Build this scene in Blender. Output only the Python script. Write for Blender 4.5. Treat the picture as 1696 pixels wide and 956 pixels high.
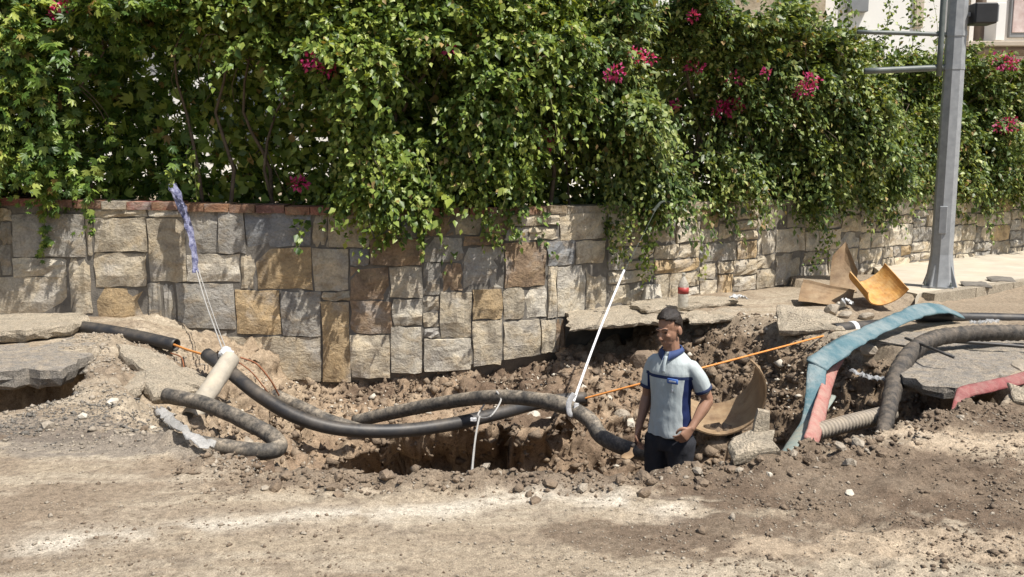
import bpy, bmesh, math, random
import numpy as np
from mathutils import Vector, Matrix, Euler
random.seed(7); rng = np.random.default_rng(7)
SC = bpy.context.scene; COL = SC.collection
for o in list(bpy.data.objects): bpy.data.objects.remove(o)

# ------------------------------------------------------------------ camera, sky, sun, exposure
F = 1469.0; CX, CY = 848.0, 478.0; CAMH = 1.6; PITCH = math.atan(201 / F)
cam_d = bpy.data.cameras.new('camera'); cam = bpy.data.objects.new('camera', cam_d); COL.objects.link(cam)
cam.location = (0, 0, CAMH); cam.rotation_euler = (math.pi / 2 - PITCH, 0, 0)
cam_d.sensor_width = 36; cam_d.lens = 36 * F / 1696; cam_d.clip_end = 500; cam_d.clip_start = 0.05
SC.camera = cam
SUN = Vector((0.37, -0.31, 0.875)).normalized()
sun_d = bpy.data.lights.new('sun', 'SUN'); sun_d.energy = 5.0; sun_d.angle = math.radians(0.53); sun_d.color = (1, 0.95, 0.87)
sun = bpy.data.objects.new('sun', sun_d); COL.objects.link(sun); sun.location = (6, -4, 14)
sun.rotation_euler = SUN.to_track_quat('Z', 'Y').to_euler()
world = bpy.data.worlds.new('World'); SC.world = world; world.use_nodes = True
wn = world.node_tree; wn.nodes.clear()
sky = wn.nodes.new('ShaderNodeTexSky'); sky.sky_type = 'NISHITA'; sky.sun_disc = False
sky.sun_elevation = math.asin(SUN.z); sky.sun_rotation = math.atan2(SUN.x, SUN.y)
sky.dust_density = 2.5; sky.air_density = 1.2
bgn = wn.nodes.new('ShaderNodeBackground'); bgn.inputs[1].default_value = 0.085
won = wn.nodes.new('ShaderNodeOutputWorld')
wn.links.new(sky.outputs[0], bgn.inputs[0]); wn.links.new(bgn.outputs[0], won.inputs[0])
SC.view_settings.view_transform = 'Standard'; SC.view_settings.look = 'None'
SC.view_settings.exposure = 0.36; SC.view_settings.gamma = 1; SC.view_settings.use_curve_mapping = False
SC.render.resolution_x = 1024; SC.render.resolution_y = 577

# ------------------------------------------------------------------ pixel helpers (a pixel gives a direction only)
_sp, _cp = math.sin(PITCH), math.cos(PITCH)
def ray(x, y):
    u, v = (x - CX) / F, -(y - CY) / F
    return Vector((u, v * _sp + _cp, v * _cp - _sp))
def P(x, y, d):                      # point at distance d (world Y)
    r = ray(x, y); return Vector((0, 0, CAMH)) + r * (d / r.y)
def G(x, y, z=0.0):                  # point on the horizontal plane z
    r = ray(x, y); return Vector((0, 0, CAMH)) + r * ((z - CAMH) / r.z)

# ------------------------------------------------------------------ noise
def _h(i, j, s):
    n = (i * 374761393 + j * 668265263 + s * 974634777) & 0x7fffffff
    n = ((n ^ (n >> 13)) * 1274126177) & 0x7fffffff
    return ((n ^ (n >> 16)) & 0xffff) / 65535.0
def vnoise(x, y, s=0):
    x = np.asarray(x, float); y = np.asarray(y, float)
    i = np.floor(x).astype(np.int64); j = np.floor(y).astype(np.int64)
    f = x - i; g = y - j; f = f * f * (3 - 2 * f); g = g * g * (3 - 2 * g)
    return (_h(i, j, s) * (1 - f) + _h(i + 1, j, s) * f) * (1 - g) + (_h(i, j + 1, s) * (1 - f) + _h(i + 1, j + 1, s) * f) * g
def fbm(x, y, s=0, o=4, g=0.5):
    t = 0; a = 1; n = 0
    for k in range(o):
        t = t + a * vnoise(np.asarray(x) * 2 ** k, np.asarray(y) * 2 ** k, s + 17 * k); n += a; a *= g
    return t / n
def sstep(a, b, x):
    t = np.clip((x - a) / (b - a), 0, 1); return t * t * (3 - 2 * t)

# ------------------------------------------------------------------ object helpers
def tag(o, label, cat, group=None, kind=None):
    if label: o['label'] = label
    if cat: o['category'] = cat
    if group: o['group'] = group
    if kind: o['kind'] = kind
    return o
def link(name, me, mat=None, parent=None, smooth=False, loc=None):
    o = bpy.data.objects.new(name, me); COL.objects.link(o)
    if mat is not None:
        me.materials.clear()
        for m in (mat if isinstance(mat, (list, tuple)) else [mat]): me.materials.append(m)
    if smooth: me.polygons.foreach_set('use_smooth', [True] * len(me.polygons))
    if loc is not None: o.location = loc
    if parent is not None:
        o.parent = parent
        o.matrix_parent_inverse = Matrix.LocRotScale(parent.location, parent.rotation_euler, parent.scale).inverted()
    return o
def mesh(name, V, Fs):
    me = bpy.data.meshes.new(name); me.from_pydata([tuple(v) for v in V], [], [tuple(f) for f in Fs]); me.update(); return me
def npmesh(name, V, Fa):
    V = np.asarray(V, np.float32).reshape(-1, 3); Fa = np.asarray(Fa, np.int32); n, k = Fa.shape
    me = bpy.data.meshes.new(name); me.vertices.add(len(V)); me.vertices.foreach_set('co', V.ravel())
    me.loops.add(n * k); me.polygons.add(n)
    me.polygons.foreach_set('loop_start', np.arange(0, n * k, k, dtype=np.int32))
    me.polygons.foreach_set('loop_total', np.full(n, k, np.int32))
    me.loops.foreach_set('vertex_index', Fa.ravel()); me.update(calc_edges=True); return me
def empty(name, loc, label=None, cat=None, group=None):
    o = bpy.data.objects.new(name, None); COL.objects.link(o); o.location = loc; o.empty_display_size = 0.1
    return tag(o, label, cat, group)
def bm_mesh(name, bm):
    bmesh.ops.recalc_face_normals(bm, faces=bm.faces)
    me = bpy.data.meshes.new(name); bm.to_mesh(me); bm.free(); return me
def box_mesh(name, c, s, bev=0.0, rot=None):
    bm = bmesh.new(); bmesh.ops.create_cube(bm, size=1)
    bmesh.ops.scale(bm, vec=s, verts=bm.verts)
    if bev: bmesh.ops.bevel(bm, geom=bm.edges[:], offset=bev, segments=1, affect='EDGES')
    if rot is not None: bmesh.ops.rotate(bm, matrix=Euler(rot).to_matrix(), verts=bm.verts)
    bmesh.ops.translate(bm, vec=c, verts=bm.verts); return bm_mesh(name, bm)
def catmull(pts, n):
    pts = [Vector(p) for p in pts]
    if len(pts) == 2: return [pts[0].lerp(pts[1], i / n) for i in range(n + 1)]
    q = [pts[0] * 2 - pts[1]] + pts + [pts[-1] * 2 - pts[-2]]; L = []
    for i in range(1, len(q) - 2):
        seg = max(2, int(n * (q[i + 1] - q[i]).length / sum((pts[k + 1] - pts[k]).length for k in range(len(pts) - 1))) + 1)
        for k in range(seg):
            t = k / seg; a, b, c, d = q[i - 1], q[i], q[i + 1], q[i + 2]
            L.append(0.5 * ((2 * b) + (c - a) * t + (2 * a - 5 * b + 4 * c - d) * t * t + (3 * b - a - 3 * c + d) * t ** 3))
    L.append(pts[-1]); return L
def frames(path, up=Vector((0, 0, 1))):
    out = []; prev = None
    for i, p in enumerate(path):
        t = (path[min(i + 1, len(path) - 1)] - path[max(i - 1, 0)]).normalized()
        if prev is None:
            n = up - t * up.dot(t)
            if n.length < 1e-3: n = Vector((1, 0, 0)) - t * t.x
        else:
            n = prev - t * prev.dot(t)
        n.normalize(); prev = n; out.append((t, n, t.cross(n)))
    return out
def tube_mesh(name, pts, r, n=40, seg=14, hollow=(False, False), flat=1.0, rfun=None, up=Vector((0, 0, 1)), wob=0.0):
    """flat = height / width of the section (layflat hoses); r is half width"""
    path = catmull(pts, n); fr = frames(path, up); V = []; Fs = []; N = len(path)
    for i, (p, (t, nn, b)) in enumerate(zip(path, fr)):
        f = i / (N - 1); rr = (r(f) if callable(r) else r) * (rfun(i, f) if rfun else 1)
        fl = flat(f) if callable(flat) else flat
        for k in range(seg):
            a = 2 * math.pi * k / seg
            w = 1 + wob * (float(vnoise(i * 0.35, k * 0.9, 5)) - 0.5)
            V.append(p + b * (math.cos(a) * rr * w) + nn * (math.sin(a) * rr * fl * w))
    for i in range(N - 1):
        for k in range(seg):
            k2 = (k + 1) % seg; Fs.append((i * seg + k, i * seg + k2, (i + 1) * seg + k2, (i + 1) * seg + k))
    for e, hol in ((0, hollow[0]), (N - 1, hollow[1])):
        if not hol:
            loop = [e * seg + k for k in range(seg)]; Fs.append(loop[::-1] if e == 0 else loop)
        else:
            p = path[e]; t, nn, b = fr[e]; inn = 1 if e == 0 else -1; base = len(V); rr = r(e / (N - 1)) if callable(r) else r
            fl = flat(e / (N - 1)) if callable(flat) else flat
            for q, (rad, off) in enumerate(((0.84, 0.0), (0.82, 0.12), (0.80, 0.3))):
                for k in range(seg):
                    a = 2 * math.pi * k / seg
                    V.append(p + t * (off * inn) + b * (math.cos(a) * rr * rad) + nn * (math.sin(a) * rr * rad * fl))
            prev = [e * seg + k for k in range(seg)]
            for q in range(3):
                cur = [base + q * seg + k for k in range(seg)]
                for k in range(seg):
                    k2 = (k + 1) % seg; f4 = (prev[k], cur[k], cur[k2], prev[k2]); Fs.append(f4 if e == 0 else f4[::-1])
                prev = cur
            Fs.append(prev)
    return mesh(name, V, Fs)

# ------------------------------------------------------------------ materials
def new_mat(name):
    m = bpy.data.materials.new(name); m.use_nodes = True; nt = m.node_tree; b = nt.nodes['Principled BSDF']; return m, nt, b
def nd(nt, t, **kw):
    n = nt.nodes.new(t)
    for k, v in kw.items():
        if k in ('ins',):
            for a, c in v.items(): n.inputs[a].default_value = c
        else: setattr(n, k, v)
    return n
def noise_node(nt, scale, detail=6, rough=0.6, coord='Object', stretch=None):
    tc = nd(nt, 'ShaderNodeTexCoord'); n = nd(nt, 'ShaderNodeTexNoise', ins={'Scale': scale, 'Detail': detail, 'Roughness': rough})
    if stretch:
        mp = nd(nt, 'ShaderNodeMapping'); mp.inputs['Scale'].default_value = stretch
        nt.links.new(tc.outputs[coord], mp.inputs[0]); nt.links.new(mp.outputs[0], n.inputs[0])
    else: nt.links.new(tc.outputs[coord], n.inputs[0])
    return n
def ramp(nt, src, stops, interp='LINEAR'):
    r = nd(nt, 'ShaderNodeValToRGB'); r.color_ramp.interpolation = interp
    el = r.color_ramp.elements
    while len(el) < len(stops): el.new(0.5)
    for e, (p, c) in zip(el, stops): e.position = p; e.color = (*c, 1) if len(c) == 3 else c
    nt.links.new(src, r.inputs[0]); return r
def mixc(nt, fac, a, b, mode='MIX'):
    m = nd(nt, 'ShaderNodeMix', data_type='RGBA', blend_type=mode)
    for k, s in ((0, fac), (6, a), (7, b)):
        if isinstance(s, (int, float)): m.inputs[k].default_value = s
        elif isinstance(s, tuple): m.inputs[k].default_value = (*s, 1) if len(s) == 3 else s
        else: nt.links.new(s, m.inputs[k])
    return m.outputs[2]
def bump(nt, b, h, strength=0.5, dist=0.02, prev=None):
    bp = nd(nt, 'ShaderNodeBump', ins={'Strength': strength, 'Distance': dist}); nt.links.new(h, bp.inputs['Height'])
    if prev is not None: nt.links.new(prev, bp.inputs['Normal'])
    nt.links.new(bp.outputs[0], b.inputs['Normal']); return bp.outputs[0]
def simple_mat(name, c1, c2, scale=8, rough=0.7, bs=0.3, bd=0.01, bscale=40, metal=0.0, dust=None, dust_amt=0.5, spec=None, grain=0):
    m, nt, b = new_mat(name)
    n = noise_node(nt, scale); r = ramp(nt, n.outputs['Fac'], [(0.3, c1), (0.7, c2)]); col = r.outputs[0]
    if dust:
        n2 = noise_node(nt, scale * 0.6 + 1.3, 8, 0.7); rr = ramp(nt, n2.outputs['Fac'], [(0.42, (0, 0, 0)), (0.66, (dust_amt,) * 3)])
        geo = nd(nt, 'ShaderNodeNewGeometry'); sx = nd(nt, 'ShaderNodeSeparateXYZ'); nt.links.new(geo.outputs['Normal'], sx.inputs[0])
        mr = nd(nt, 'ShaderNodeMapRange', ins={1: -0.2, 2: 0.9, 3: 0.15, 4: 1.3}); nt.links.new(sx.outputs[2], mr.inputs[0])
        mm = nd(nt, 'ShaderNodeMath', operation='MULTIPLY', use_clamp=True); nt.links.new(rr.outputs[0], mm.inputs[0]); nt.links.new(mr.outputs[0], mm.inputs[1])
        col = mixc(nt, mm.outputs[0], col, dust)
    if grain:
        ng = noise_node(nt, grain, 4, 0.75); rg = ramp(nt, ng.outputs['Fac'], [(0.34, (0.42, 0.41, 0.40)), (0.5, (1, 1, 1)), (0.64, (1.45, 1.43, 1.4))]); col = mixc(nt, 1.0, col, rg.outputs[0], 'MULTIPLY')
    nt.links.new(col, b.inputs['Base Color'])
    b.inputs['Roughness'].default_value = rough; b.inputs['Metallic'].default_value = metal
    if spec is not None: b.inputs['Specular IOR Level'].default_value = spec
    if bs:
        n3 = noise_node(nt, bscale, 8, 0.65); bump(nt, b, n3.outputs['Fac'], bs, bd)
    return m
DUST = (0.40, 0.32, 0.23)
M = {}
# ground: vertex attribute carries the kind of soil, noise gives grain
def ground_mat():
    m, nt, b = new_mat('ground')
    at = nd(nt, 'ShaderNodeAttribute', attribute_name='soil')
    n1 = noise_node(nt, 26, 10, 0.72); r1 = ramp(nt, n1.outputs['Fac'], [(0.28, (0.48, 0.46, 0.43)), (0.5, (1, 1, 1)), (0.72, (1.4, 1.39, 1.37))])
    c = mixc(nt, 1.0, at.outputs['Color'], r1.outputs[0], 'MULTIPLY')
    n2 = noise_node(nt, 140, 6, 0.7); r2 = ramp(nt, n2.outputs['Fac'], [(0.32, (0.42, 0.4, 0.38)), (0.5, (1, 1, 1)), (0.66, (1.55, 1.55, 1.55))])
    c = mixc(nt, 0.8, c, r2.outputs[0], 'MULTIPLY')
    tc = nd(nt, 'ShaderNodeTexCoord'); vo = nd(nt, 'ShaderNodeTexVoronoi', ins={'Scale': 85.0}); nt.links.new(tc.outputs['Object'], vo.inputs[0])
    n4 = noise_node(nt, 6.0, 4, 0.6)
    rv = ramp(nt, vo.outputs['Distance'], [(0.12, (1, 1, 1)), (0.26, (0, 0, 0))])
    rm = ramp(nt, n4.outputs['Fac'], [(0.45, (0, 0, 0)), (0.6, (0.55, 0.55, 0.55))])
    fm = nd(nt, 'ShaderNodeMath', operation='MULTIPLY'); nt.links.new(rv.outputs[0], fm.inputs[0]); nt.links.new(rm.outputs[0], fm.inputs[1])
    c = mixc(nt, fm.outputs[0], c, mixc(nt, vo.outputs['Color'], (0.5, 0.44, 0.36), (0.2, 0.17, 0.14)))
    nt.links.new(c, b.inputs['Base Color']); b.inputs['Roughness'].default_value = 0.92
    b.inputs['Specular IOR Level'].default_value = 0.2
    pv = bump(nt, b, n1.outputs['Fac'], 0.55, 0.03)
    bump(nt, b, n2.outputs['Fac'], 0.6, 0.012, pv)
    return m
M['ground'] = ground_mat()
def stone_mat(name, gain=1.0):
    m, nt, b = new_mat(name)
    oi = nd(nt, 'ShaderNodeObjectInfo')
    tc = nd(nt, 'ShaderNodeTexCoord')
    off = nd(nt, 'ShaderNodeVectorMath', operation='MULTIPLY_ADD'); off.inputs[1].default_value = (37, 53, 71)
    cmb = nd(nt, 'ShaderNodeCombineXYZ')
    for k in range(3): nt.links.new(oi.outputs['Random'], cmb.inputs[k])
    nt.links.new(cmb.outputs[0], off.inputs[0]); nt.links.new(tc.outputs['Object'], off.inputs[2])
    def nz(s, d, r, st=None):
        n = nd(nt, 'ShaderNodeTexNoise', ins={'Scale': s, 'Detail': d, 'Roughness': r, 'Distortion': 0.4})
        if st:
            mp = nd(nt, 'ShaderNodeMapping'); mp.inputs['Scale'].default_value = st; mp.inputs['Rotation'].default_value = (0.3, 0.5, 0.2)
            nt.links.new(off.outputs[0], mp.inputs[0]); nt.links.new(mp.outputs[0], n.inputs[0])
        else: nt.links.new(off.outputs[0], n.inputs[0])
        return n
    n1 = nz(5, 8, 0.65); n2 = nz(3, 6, 0.6, (1.6, 1.6, 3.0)); n3 = nz(38, 8, 0.7)
    r1 = ramp(nt, n1.outputs['Fac'], [(0.3, (0.55, 0.54, 0.55)), (0.5, (1, 1, 1)), (0.7, (1.32, 1.26, 1.14))])
    c = mixc(nt, 1.0, oi.outputs['Color'], r1.outputs[0], 'MULTIPLY')
    r2 = ramp(nt, n2.outputs['Fac'], [(0.5, (0, 0, 0)), (0.66, (0.5, 0.5, 0.5))])
    c = mixc(nt, r2.outputs[0], c, (0.36, 0.265, 0.155))
    r4 = ramp(nt, nz(2.2, 5, 0.6).outputs['Fac'], [(0.52, (0, 0, 0)), (0.66, (0.6, 0.6, 0.6))])
    c = mixc(nt, r4.outputs[0], c, (0.42, 0.40, 0.37))
    r3 = ramp(nt, n3.outputs['Fac'], [(0.3, (0.7, 0.7, 0.7)), (0.6, (1.12, 1.12, 1.12))])
    c = mixc(nt, 1.0, c, r3.outputs[0], 'MULTIPLY')
    nt.links.new(c, b.inputs['Base Color']); b.inputs['Roughness'].default_value = 0.85; b.inputs['Specular IOR Level'].default_value = 0.25
    pv = bump(nt, b, n2.outputs['Fac'], 0.45, 0.05); pv = bump(nt, b, n1.outputs['Fac'], 0.7, 0.055, pv); bump(nt, b, n3.outputs['Fac'], 0.6, 0.02, pv)
    return m
M['stone'] = stone_mat('wall_stone')
M['mortar'] = simple_mat('mortar', (0.12, 0.11, 0.097), (0.21, 0.19, 0.162), 9, 0.95, 0.5, 0.02, 60)
M['brick'] = stone_mat('coping_brick')
M['concrete'] = simple_mat('concrete', (0.30, 0.26, 0.20), (0.46, 0.40, 0.31), 7, 0.95, 0.9, 0.03, 70, dust=(0.46, 0.38, 0.28), grain=75)
M['asphalt'] = simple_mat('asphalt', (0.20, 0.185, 0.165), (0.33, 0.30, 0.26), 14, 0.95, 0.9, 0.025, 90, dust=(0.40, 0.335, 0.255), dust_amt=0.75, grain=80)
M['paving'] = simple_mat('paving', (0.40, 0.36, 0.29), (0.55, 0.50, 0.41), 3, 0.9, 0.4, 0.01, 60, dust=(0.5, 0.42, 0.31))
M['rock'] = simple_mat('rock', (0.26, 0.22, 0.17), (0.46, 0.40, 0.32), 5, 0.9, 0.7, 0.03, 30)
M['rock_pale'] = simple_mat('rock_pale', (0.45, 0.41, 0.34), (0.62, 0.57, 0.48), 6, 0.9, 0.6, 0.02, 30)
M['clod'] = simple_mat('clod', (0.155, 0.115, 0.082), (0.30, 0.228, 0.16), 7, 0.95, 0.8, 0.03, 40)
M['pipe_black'] = simple_mat('pipe_black', (0.018, 0.018, 0.02), (0.035, 0.035, 0.037), 6, 0.5, 0.15, 0.004, 30, dust=(0.22, 0.18, 0.135), dust_amt=0.4)
M['pipe_dusty'] = simple_mat('pipe_dusty', (0.045, 0.042, 0.038), (0.10, 0.09, 0.078), 9, 0.75, 0.4, 0.008, 30, dust=(0.34, 0.285, 0.215), dust_amt=0.8, grain=40)
M['pipe_grey'] = simple_mat('pipe_grey', (0.30, 0.27, 0.22), (0.50, 0.45, 0.37), 9, 0.85, 0.4, 0.008, 30, dust=(0.5, 0.42, 0.3))
M['rubber'] = simple_mat('rubber_wrap', (0.025, 0.023, 0.022), (0.075, 0.066, 0.056), 16, 0.7, 0.7, 0.02, 45, dust=(0.25, 0.2, 0.15), dust_amt=0.5)
M['blue_hose'] = simple_mat('blue_hose', (0.06, 0.135, 0.165), (0.10, 0.19, 0.22), 5, 0.6, 0.8, 0.02, 30, dust=(0.27, 0.31, 0.31), dust_amt=0.65)
M['blue_hose_old'] = simple_mat('blue_hose_dusty', (0.17, 0.24, 0.23), (0.30, 0.33, 0.29), 12, 0.7, 0.4, 0.01, 60, dust=(0.38, 0.34, 0.27), dust_amt=0.6)
M['red_hose'] = simple_mat('red_hose', (0.20, 0.045, 0.045), (0.29, 0.085, 0.08), 12, 0.6, 0.8, 0.02, 30, dust=(0.36, 0.24, 0.2), dust_amt=0.5)
M['pink_hose'] = simple_mat('pink_hose', (0.36, 0.13, 0.11), (0.45, 0.21, 0.18), 12, 0.7, 0.8, 0.02, 30, dust=(0.42, 0.31, 0.25), dust_amt=0.6)
M['corrugated'] = simple_mat('corrugated_pipe', (0.24, 0.21, 0.17), (0.38, 0.33, 0.27), 12, 0.8, 0.3, 0.01, 60, dust=(0.42, 0.35, 0.26))
M['orange'] = simple_mat('orange_cable', (0.62, 0.22, 0.04), (0.75, 0.33, 0.09), 20, 0.6, 0)
M['rust_cable'] = simple_mat('rusty_wire', (0.22, 0.08, 0.035), (0.33, 0.13, 0.06), 20, 0.7, 0)
M['strap_white'] = simple_mat('white_strap', (0.55, 0.55, 0.56), (0.74, 0.74, 0.74), 30, 0.7, 0.4, 0.01, 120)
M['strap_purple'] = simple_mat('purple_strap', (0.03, 0.036, 0.13), (0.36, 0.37, 0.52), 26, 0.6, 0.6, 0.02, 60)
M['cord_dark'] = simple_mat('blue_grey_cord', (0.06, 0.07, 0.06), (0.10, 0.115, 0.10), 30, 0.95, 0, spec=0.1)
M['wire_grey'] = simple_mat('grey_wire', (0.34, 0.33, 0.31), (0.45, 0.44, 0.42), 20, 0.6, 0)
M['rust'] = simple_mat('rusty_steel', (0.17, 0.105, 0.058), (0.33, 0.22, 0.12), 7, 0.75, 0.4, 0.01, 60, dust=(0.38, 0.29, 0.18), dust_amt=0.5)
M['rust_orange'] = simple_mat('orange_steel', (0.34, 0.15, 0.035), (0.62, 0.33, 0.08), 13, 0.65, 0.4, 0.01, 60, dust=(0.5, 0.37, 0.18), dust_amt=0.5)
M['steel'] = simple_mat('galvanised_steel', (0.26, 0.275, 0.29), (0.37, 0.385, 0.40), 12, 0.5, 0.1, 0.003, 60, metal=0.15)
M['steel_dark'] = simple_mat('painted_steel', (0.09, 0.11, 0.105), (0.15, 0.17, 0.165), 12, 0.5, 0.1, 0.003, 60)
M['black_box'] = simple_mat('black_housing', (0.012, 0.012, 0.013), (0.02, 0.02, 0.022), 12, 0.45, 0)
M['render_white'] = simple_mat('white_render', (0.80, 0.785, 0.75), (0.86, 0.85, 0.82), 1.3, 0.9, 0.2, 0.004, 80)
M['render_beige'] = simple_mat('beige_render', (0.46, 0.39, 0.31), (0.54, 0.47, 0.38), 2, 0.9, 0.2, 0.004, 80)
M['clad'] = simple_mat('stone_cladding', (0.30, 0.24, 0.16), (0.52, 0.44, 0.33), 4, 0.9, 0.6, 0.03, 14)
M['brown'] = simple_mat('brown_column', (0.17, 0.125, 0.095), (0.23, 0.17, 0.13), 4, 0.8, 0.1, 0.004, 50)
M['grey_frame'] = simple_mat('grey_frame', (0.19, 0.20, 0.21), (0.25, 0.26, 0.27), 4, 0.6, 0)
def glass_mat(name, col, rough=0.08):
    m, nt, b = new_mat(name); n = noise_node(nt, 3, 3); r = ramp(nt, n.outputs['Fac'], [(0.3, tuple(c * 0.7 for c in col)), (0.7, col)])
    nt.links.new(r.outputs[0], b.inputs['Base Color']); b.inputs['Roughness'].default_value = rough; return m
M['glass'] = glass_mat('window_glass', (0.10, 0.115, 0.13))
M['curtain'] = simple_mat('curtain', (0.45, 0.33, 0.31), (0.66, 0.58, 0.56), 5, 0.8, 0)
def plastic_mat(name, alpha=0.55, col=(0.8, 0.82, 0.84)):
    m, nt, b = new_mat(name); n = noise_node(nt, 14, 6, 0.7); r = ramp(nt, n.outputs['Fac'], [(0.3, tuple(c * 0.75 for c in col)), (0.7, col)])
    nt.links.new(r.outputs[0], b.inputs['Base Color']); b.inputs['Roughness'].default_value = 0.25
    b.inputs['Alpha'].default_value = alpha; bump(nt, b, noise_node(nt, 30, 5).outputs['Fac'], 0.8, 0.02); return m
M['film'] = plastic_mat('clear_film', 0.35, (0.6, 0.62, 0.64)); M['film_white'] = plastic_mat('white_plastic', 0.92, (0.74, 0.75, 0.76)); M['bottle'] = plastic_mat('bottle_plastic', 0.6, (0.72, 0.68, 0.58))
M['label_red'] = simple_mat('red_label', (0.36, 0.04, 0.035), (0.42, 0.07, 0.06), 10, 0.5, 0)
def leaf_mat(name, stops, trans=0.24, rough=0.42):
    m, nt, b = new_mat(name); g = nd(nt, 'ShaderNodeNewGeometry')
    r = ramp(nt, g.outputs['Random Per Island'], stops)
    n = noise_node(nt, 1.1, 3, 0.5); rr = ramp(nt, n.outputs['Fac'], [(0.35, (0.72, 0.8, 0.75)), (0.65, (1.2, 1.12, 1.0))])
    c = mixc(nt, 1.0, r.outputs[0], rr.outputs[0], 'MULTIPLY')
    nt.links.new(c, b.inputs['Base Color']); b.inputs['Roughness'].default_value = rough; b.inputs['Specular IOR Level'].default_value = 0.35
    tr = nd(nt, 'ShaderNodeBsdfTranslucent'); mx = nd(nt, 'ShaderNodeMixShader'); mx.inputs[0].default_value = trans
    tcol = mixc(nt, 1.0, c, (1.35, 1.25, 0.45), 'MULTIPLY'); nt.links.new(tcol, tr.inputs[0])
    nt.links.new(b.outputs[0], mx.inputs[1]); nt.links.new(tr.outputs[0], mx.inputs[2])
    nt.links.new(mx.outputs[0], nt.nodes['Material Output'].inputs[0]); return m
M['leaf_a'] = leaf_mat('creeper_leaf', [(0, (0.04, 0.085, 0.022)), (0.45, (0.10, 0.175, 0.034)), (0.8, (0.215, 0.30, 0.06)), (0.965, (0.31, 0.37, 0.095)), (0.985, (0.30, 0.21, 0.09))])
M['leaf_b'] = leaf_mat('vine_leaf', [(0, (0.045, 0.085, 0.022)), (0.4, (0.135, 0.205, 0.040)), (0.75, (0.25, 0.32, 0.065)), (0.97, (0.36, 0.42, 0.12)), (0.985, (0.32, 0.23, 0.10))])
M['leaf_c'] = leaf_mat('bougainvillea_leaf', [(0, (0.045, 0.08, 0.03)), (0.45, (0.12, 0.18, 0.05)), (0.8, (0.26, 0.32, 0.09)), (0.96, (0.36, 0.40, 0.17)), (0.98, (0.32, 0.22, 0.11))])
M['bract'] = leaf_mat('magenta_bract', [(0, (0.36, 0.02, 0.13)), (0.5, (0.56, 0.035, 0.22)), (1, (0.66, 0.12, 0.32))], 0.3, 0.6)
M['stem'] = simple_mat('woody_stem', (0.075, 0.055, 0.038), (0.17, 0.13, 0.09), 14, 0.9, 0.5, 0.01, 40)
M['green_stem'] = simple_mat('green_stem', (0.13, 0.15, 0.05), (0.22, 0.2, 0.09), 14, 0.8, 0)

# ------------------------------------------------------------------ the wall line in plan
def wall_line():
    pts = [(-14.0, 9.45), (-1.1, 9.45)]
    a, c, e = np.array((-1.1, 9.45)), np.array((-0.06, 9.45)), np.array((0.85, 10.087))
    for k in range(1, 17):
        t = k / 16; pts.append(tuple((1 - t) ** 2 * a + 2 * t * (1 - t) * c + t * t * e))
    pts.append((30.0, 10.087 + 0.7 * 29.15)); return np.array(pts)
WL = wall_line(); WSEG = np.linalg.norm(np.diff(WL, axis=0), axis=1); WS = np.concatenate([[0], np.cumsum(WSEG)])
def wpos(s):                        # plan position + outward normal at arc length s
    s = np.asarray(s, float); x = np.interp(s, WS, WL[:, 0]); y = np.interp(s, WS, WL[:, 1])
    e = 0.05; dx = np.interp(s + e, WS, WL[:, 0]) - np.interp(s - e, WS, WL[:, 0]); dy = np.interp(s + e, WS, WL[:, 1]) - np.interp(s - e, WS, WL[:, 1])
    l = np.hypot(dx, dy); return x, y, dy / l, -dx / l
def W3(s, z, o=0.0):
    x, y, nx, ny = wpos(s); return Vector((float(x + nx * o), float(y + ny * o), float(z)))
def Wpx(x, y):                      # pixel -> (s, z) on the wall face
    r = ray(x, y); k = r.x / r.y
    f = WL[:, 0] - k * WL[:, 1]
    for i in range(len(f) - 1):
        if f[i] <= 0 <= f[i + 1] or f[i] >= 0 >= f[i + 1]:
            t = f[i] / (f[i] - f[i + 1]); s = WS[i] + t * WSEG[i]; Y = WL[i, 1] + t * (WL[i + 1, 1] - WL[i, 1])
            return s, CAMH + r.z / r.y * Y
    return None
def Ywall(X): return np.interp(X, WL[:, 0], WL[:, 1])
S = lambda x: Wpx(x, 400)[0]
_cap = [(Wpx(x, y)) for x, y in ((-200, 322), (0, 327), (600, 344))]
def ztop(s): return np.interp(s, [_cap[0][0], _cap[1][0], _cap[2][0], 100], [_cap[0][1], _cap[1][1], _cap[2][1], 1.185])
_bot = [Wpx(x, y) for x, y in ((-100, 520), (100, 545), (250, 568), (380, 590), (470, 612), (531, 630), (645, 622), (700, 615), (823, 602), (893, 592), (930, 580))]
def zbot(s): return np.interp(s, [b[0] for b in _bot] + [_bot[-1][0] + 0.1], [b[1] for b in _bot] + [-0.3])

# ------------------------------------------------------------------ ground (road, pit) as one sheet
def seg_dist(X, Y, poly, closed=False):
    d = np.full(X.shape, 1e9); n = len(poly)
    for i in range(n if closed else n - 1):
        a, b = np.array(poly[i]), np.array(poly[(i + 1) % n]); ab = b - a
        t = np.clip(((X - a[0]) * ab[0] + (Y - a[1]) * ab[1]) / (ab @ ab), 0, 1)
        d = np.minimum(d, np.hypot(X - a[0] - t * ab[0], Y - a[1] - t * ab[1]))
    return d
def inside(X, Y, poly):
    r = np.zeros(X.shape, bool); n = len(poly)
    for i in range(n):
        x1, y1 = poly[i]; x2, y2 = poly[(i + 1) % n]
        c = ((y1 > Y) != (y2 > Y)) & (X < (x2 - x1) * (Y - y1) / (y2 - y1 + 1e-12) + x1); r ^= c
    return r
def gp(*px): return [tuple(G(x, y)[:2]) for x, y in px]
NEAR = gp((385, 768), (470, 786), (560, 796), (680, 794), (780, 790), (900, 794), (1000, 794), (1100, 788), (1150, 780), (1200, 768), (1260, 758), (1300, 752), (1400, 745), (1450, 726), (1520, 706), (1590, 684))
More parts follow.
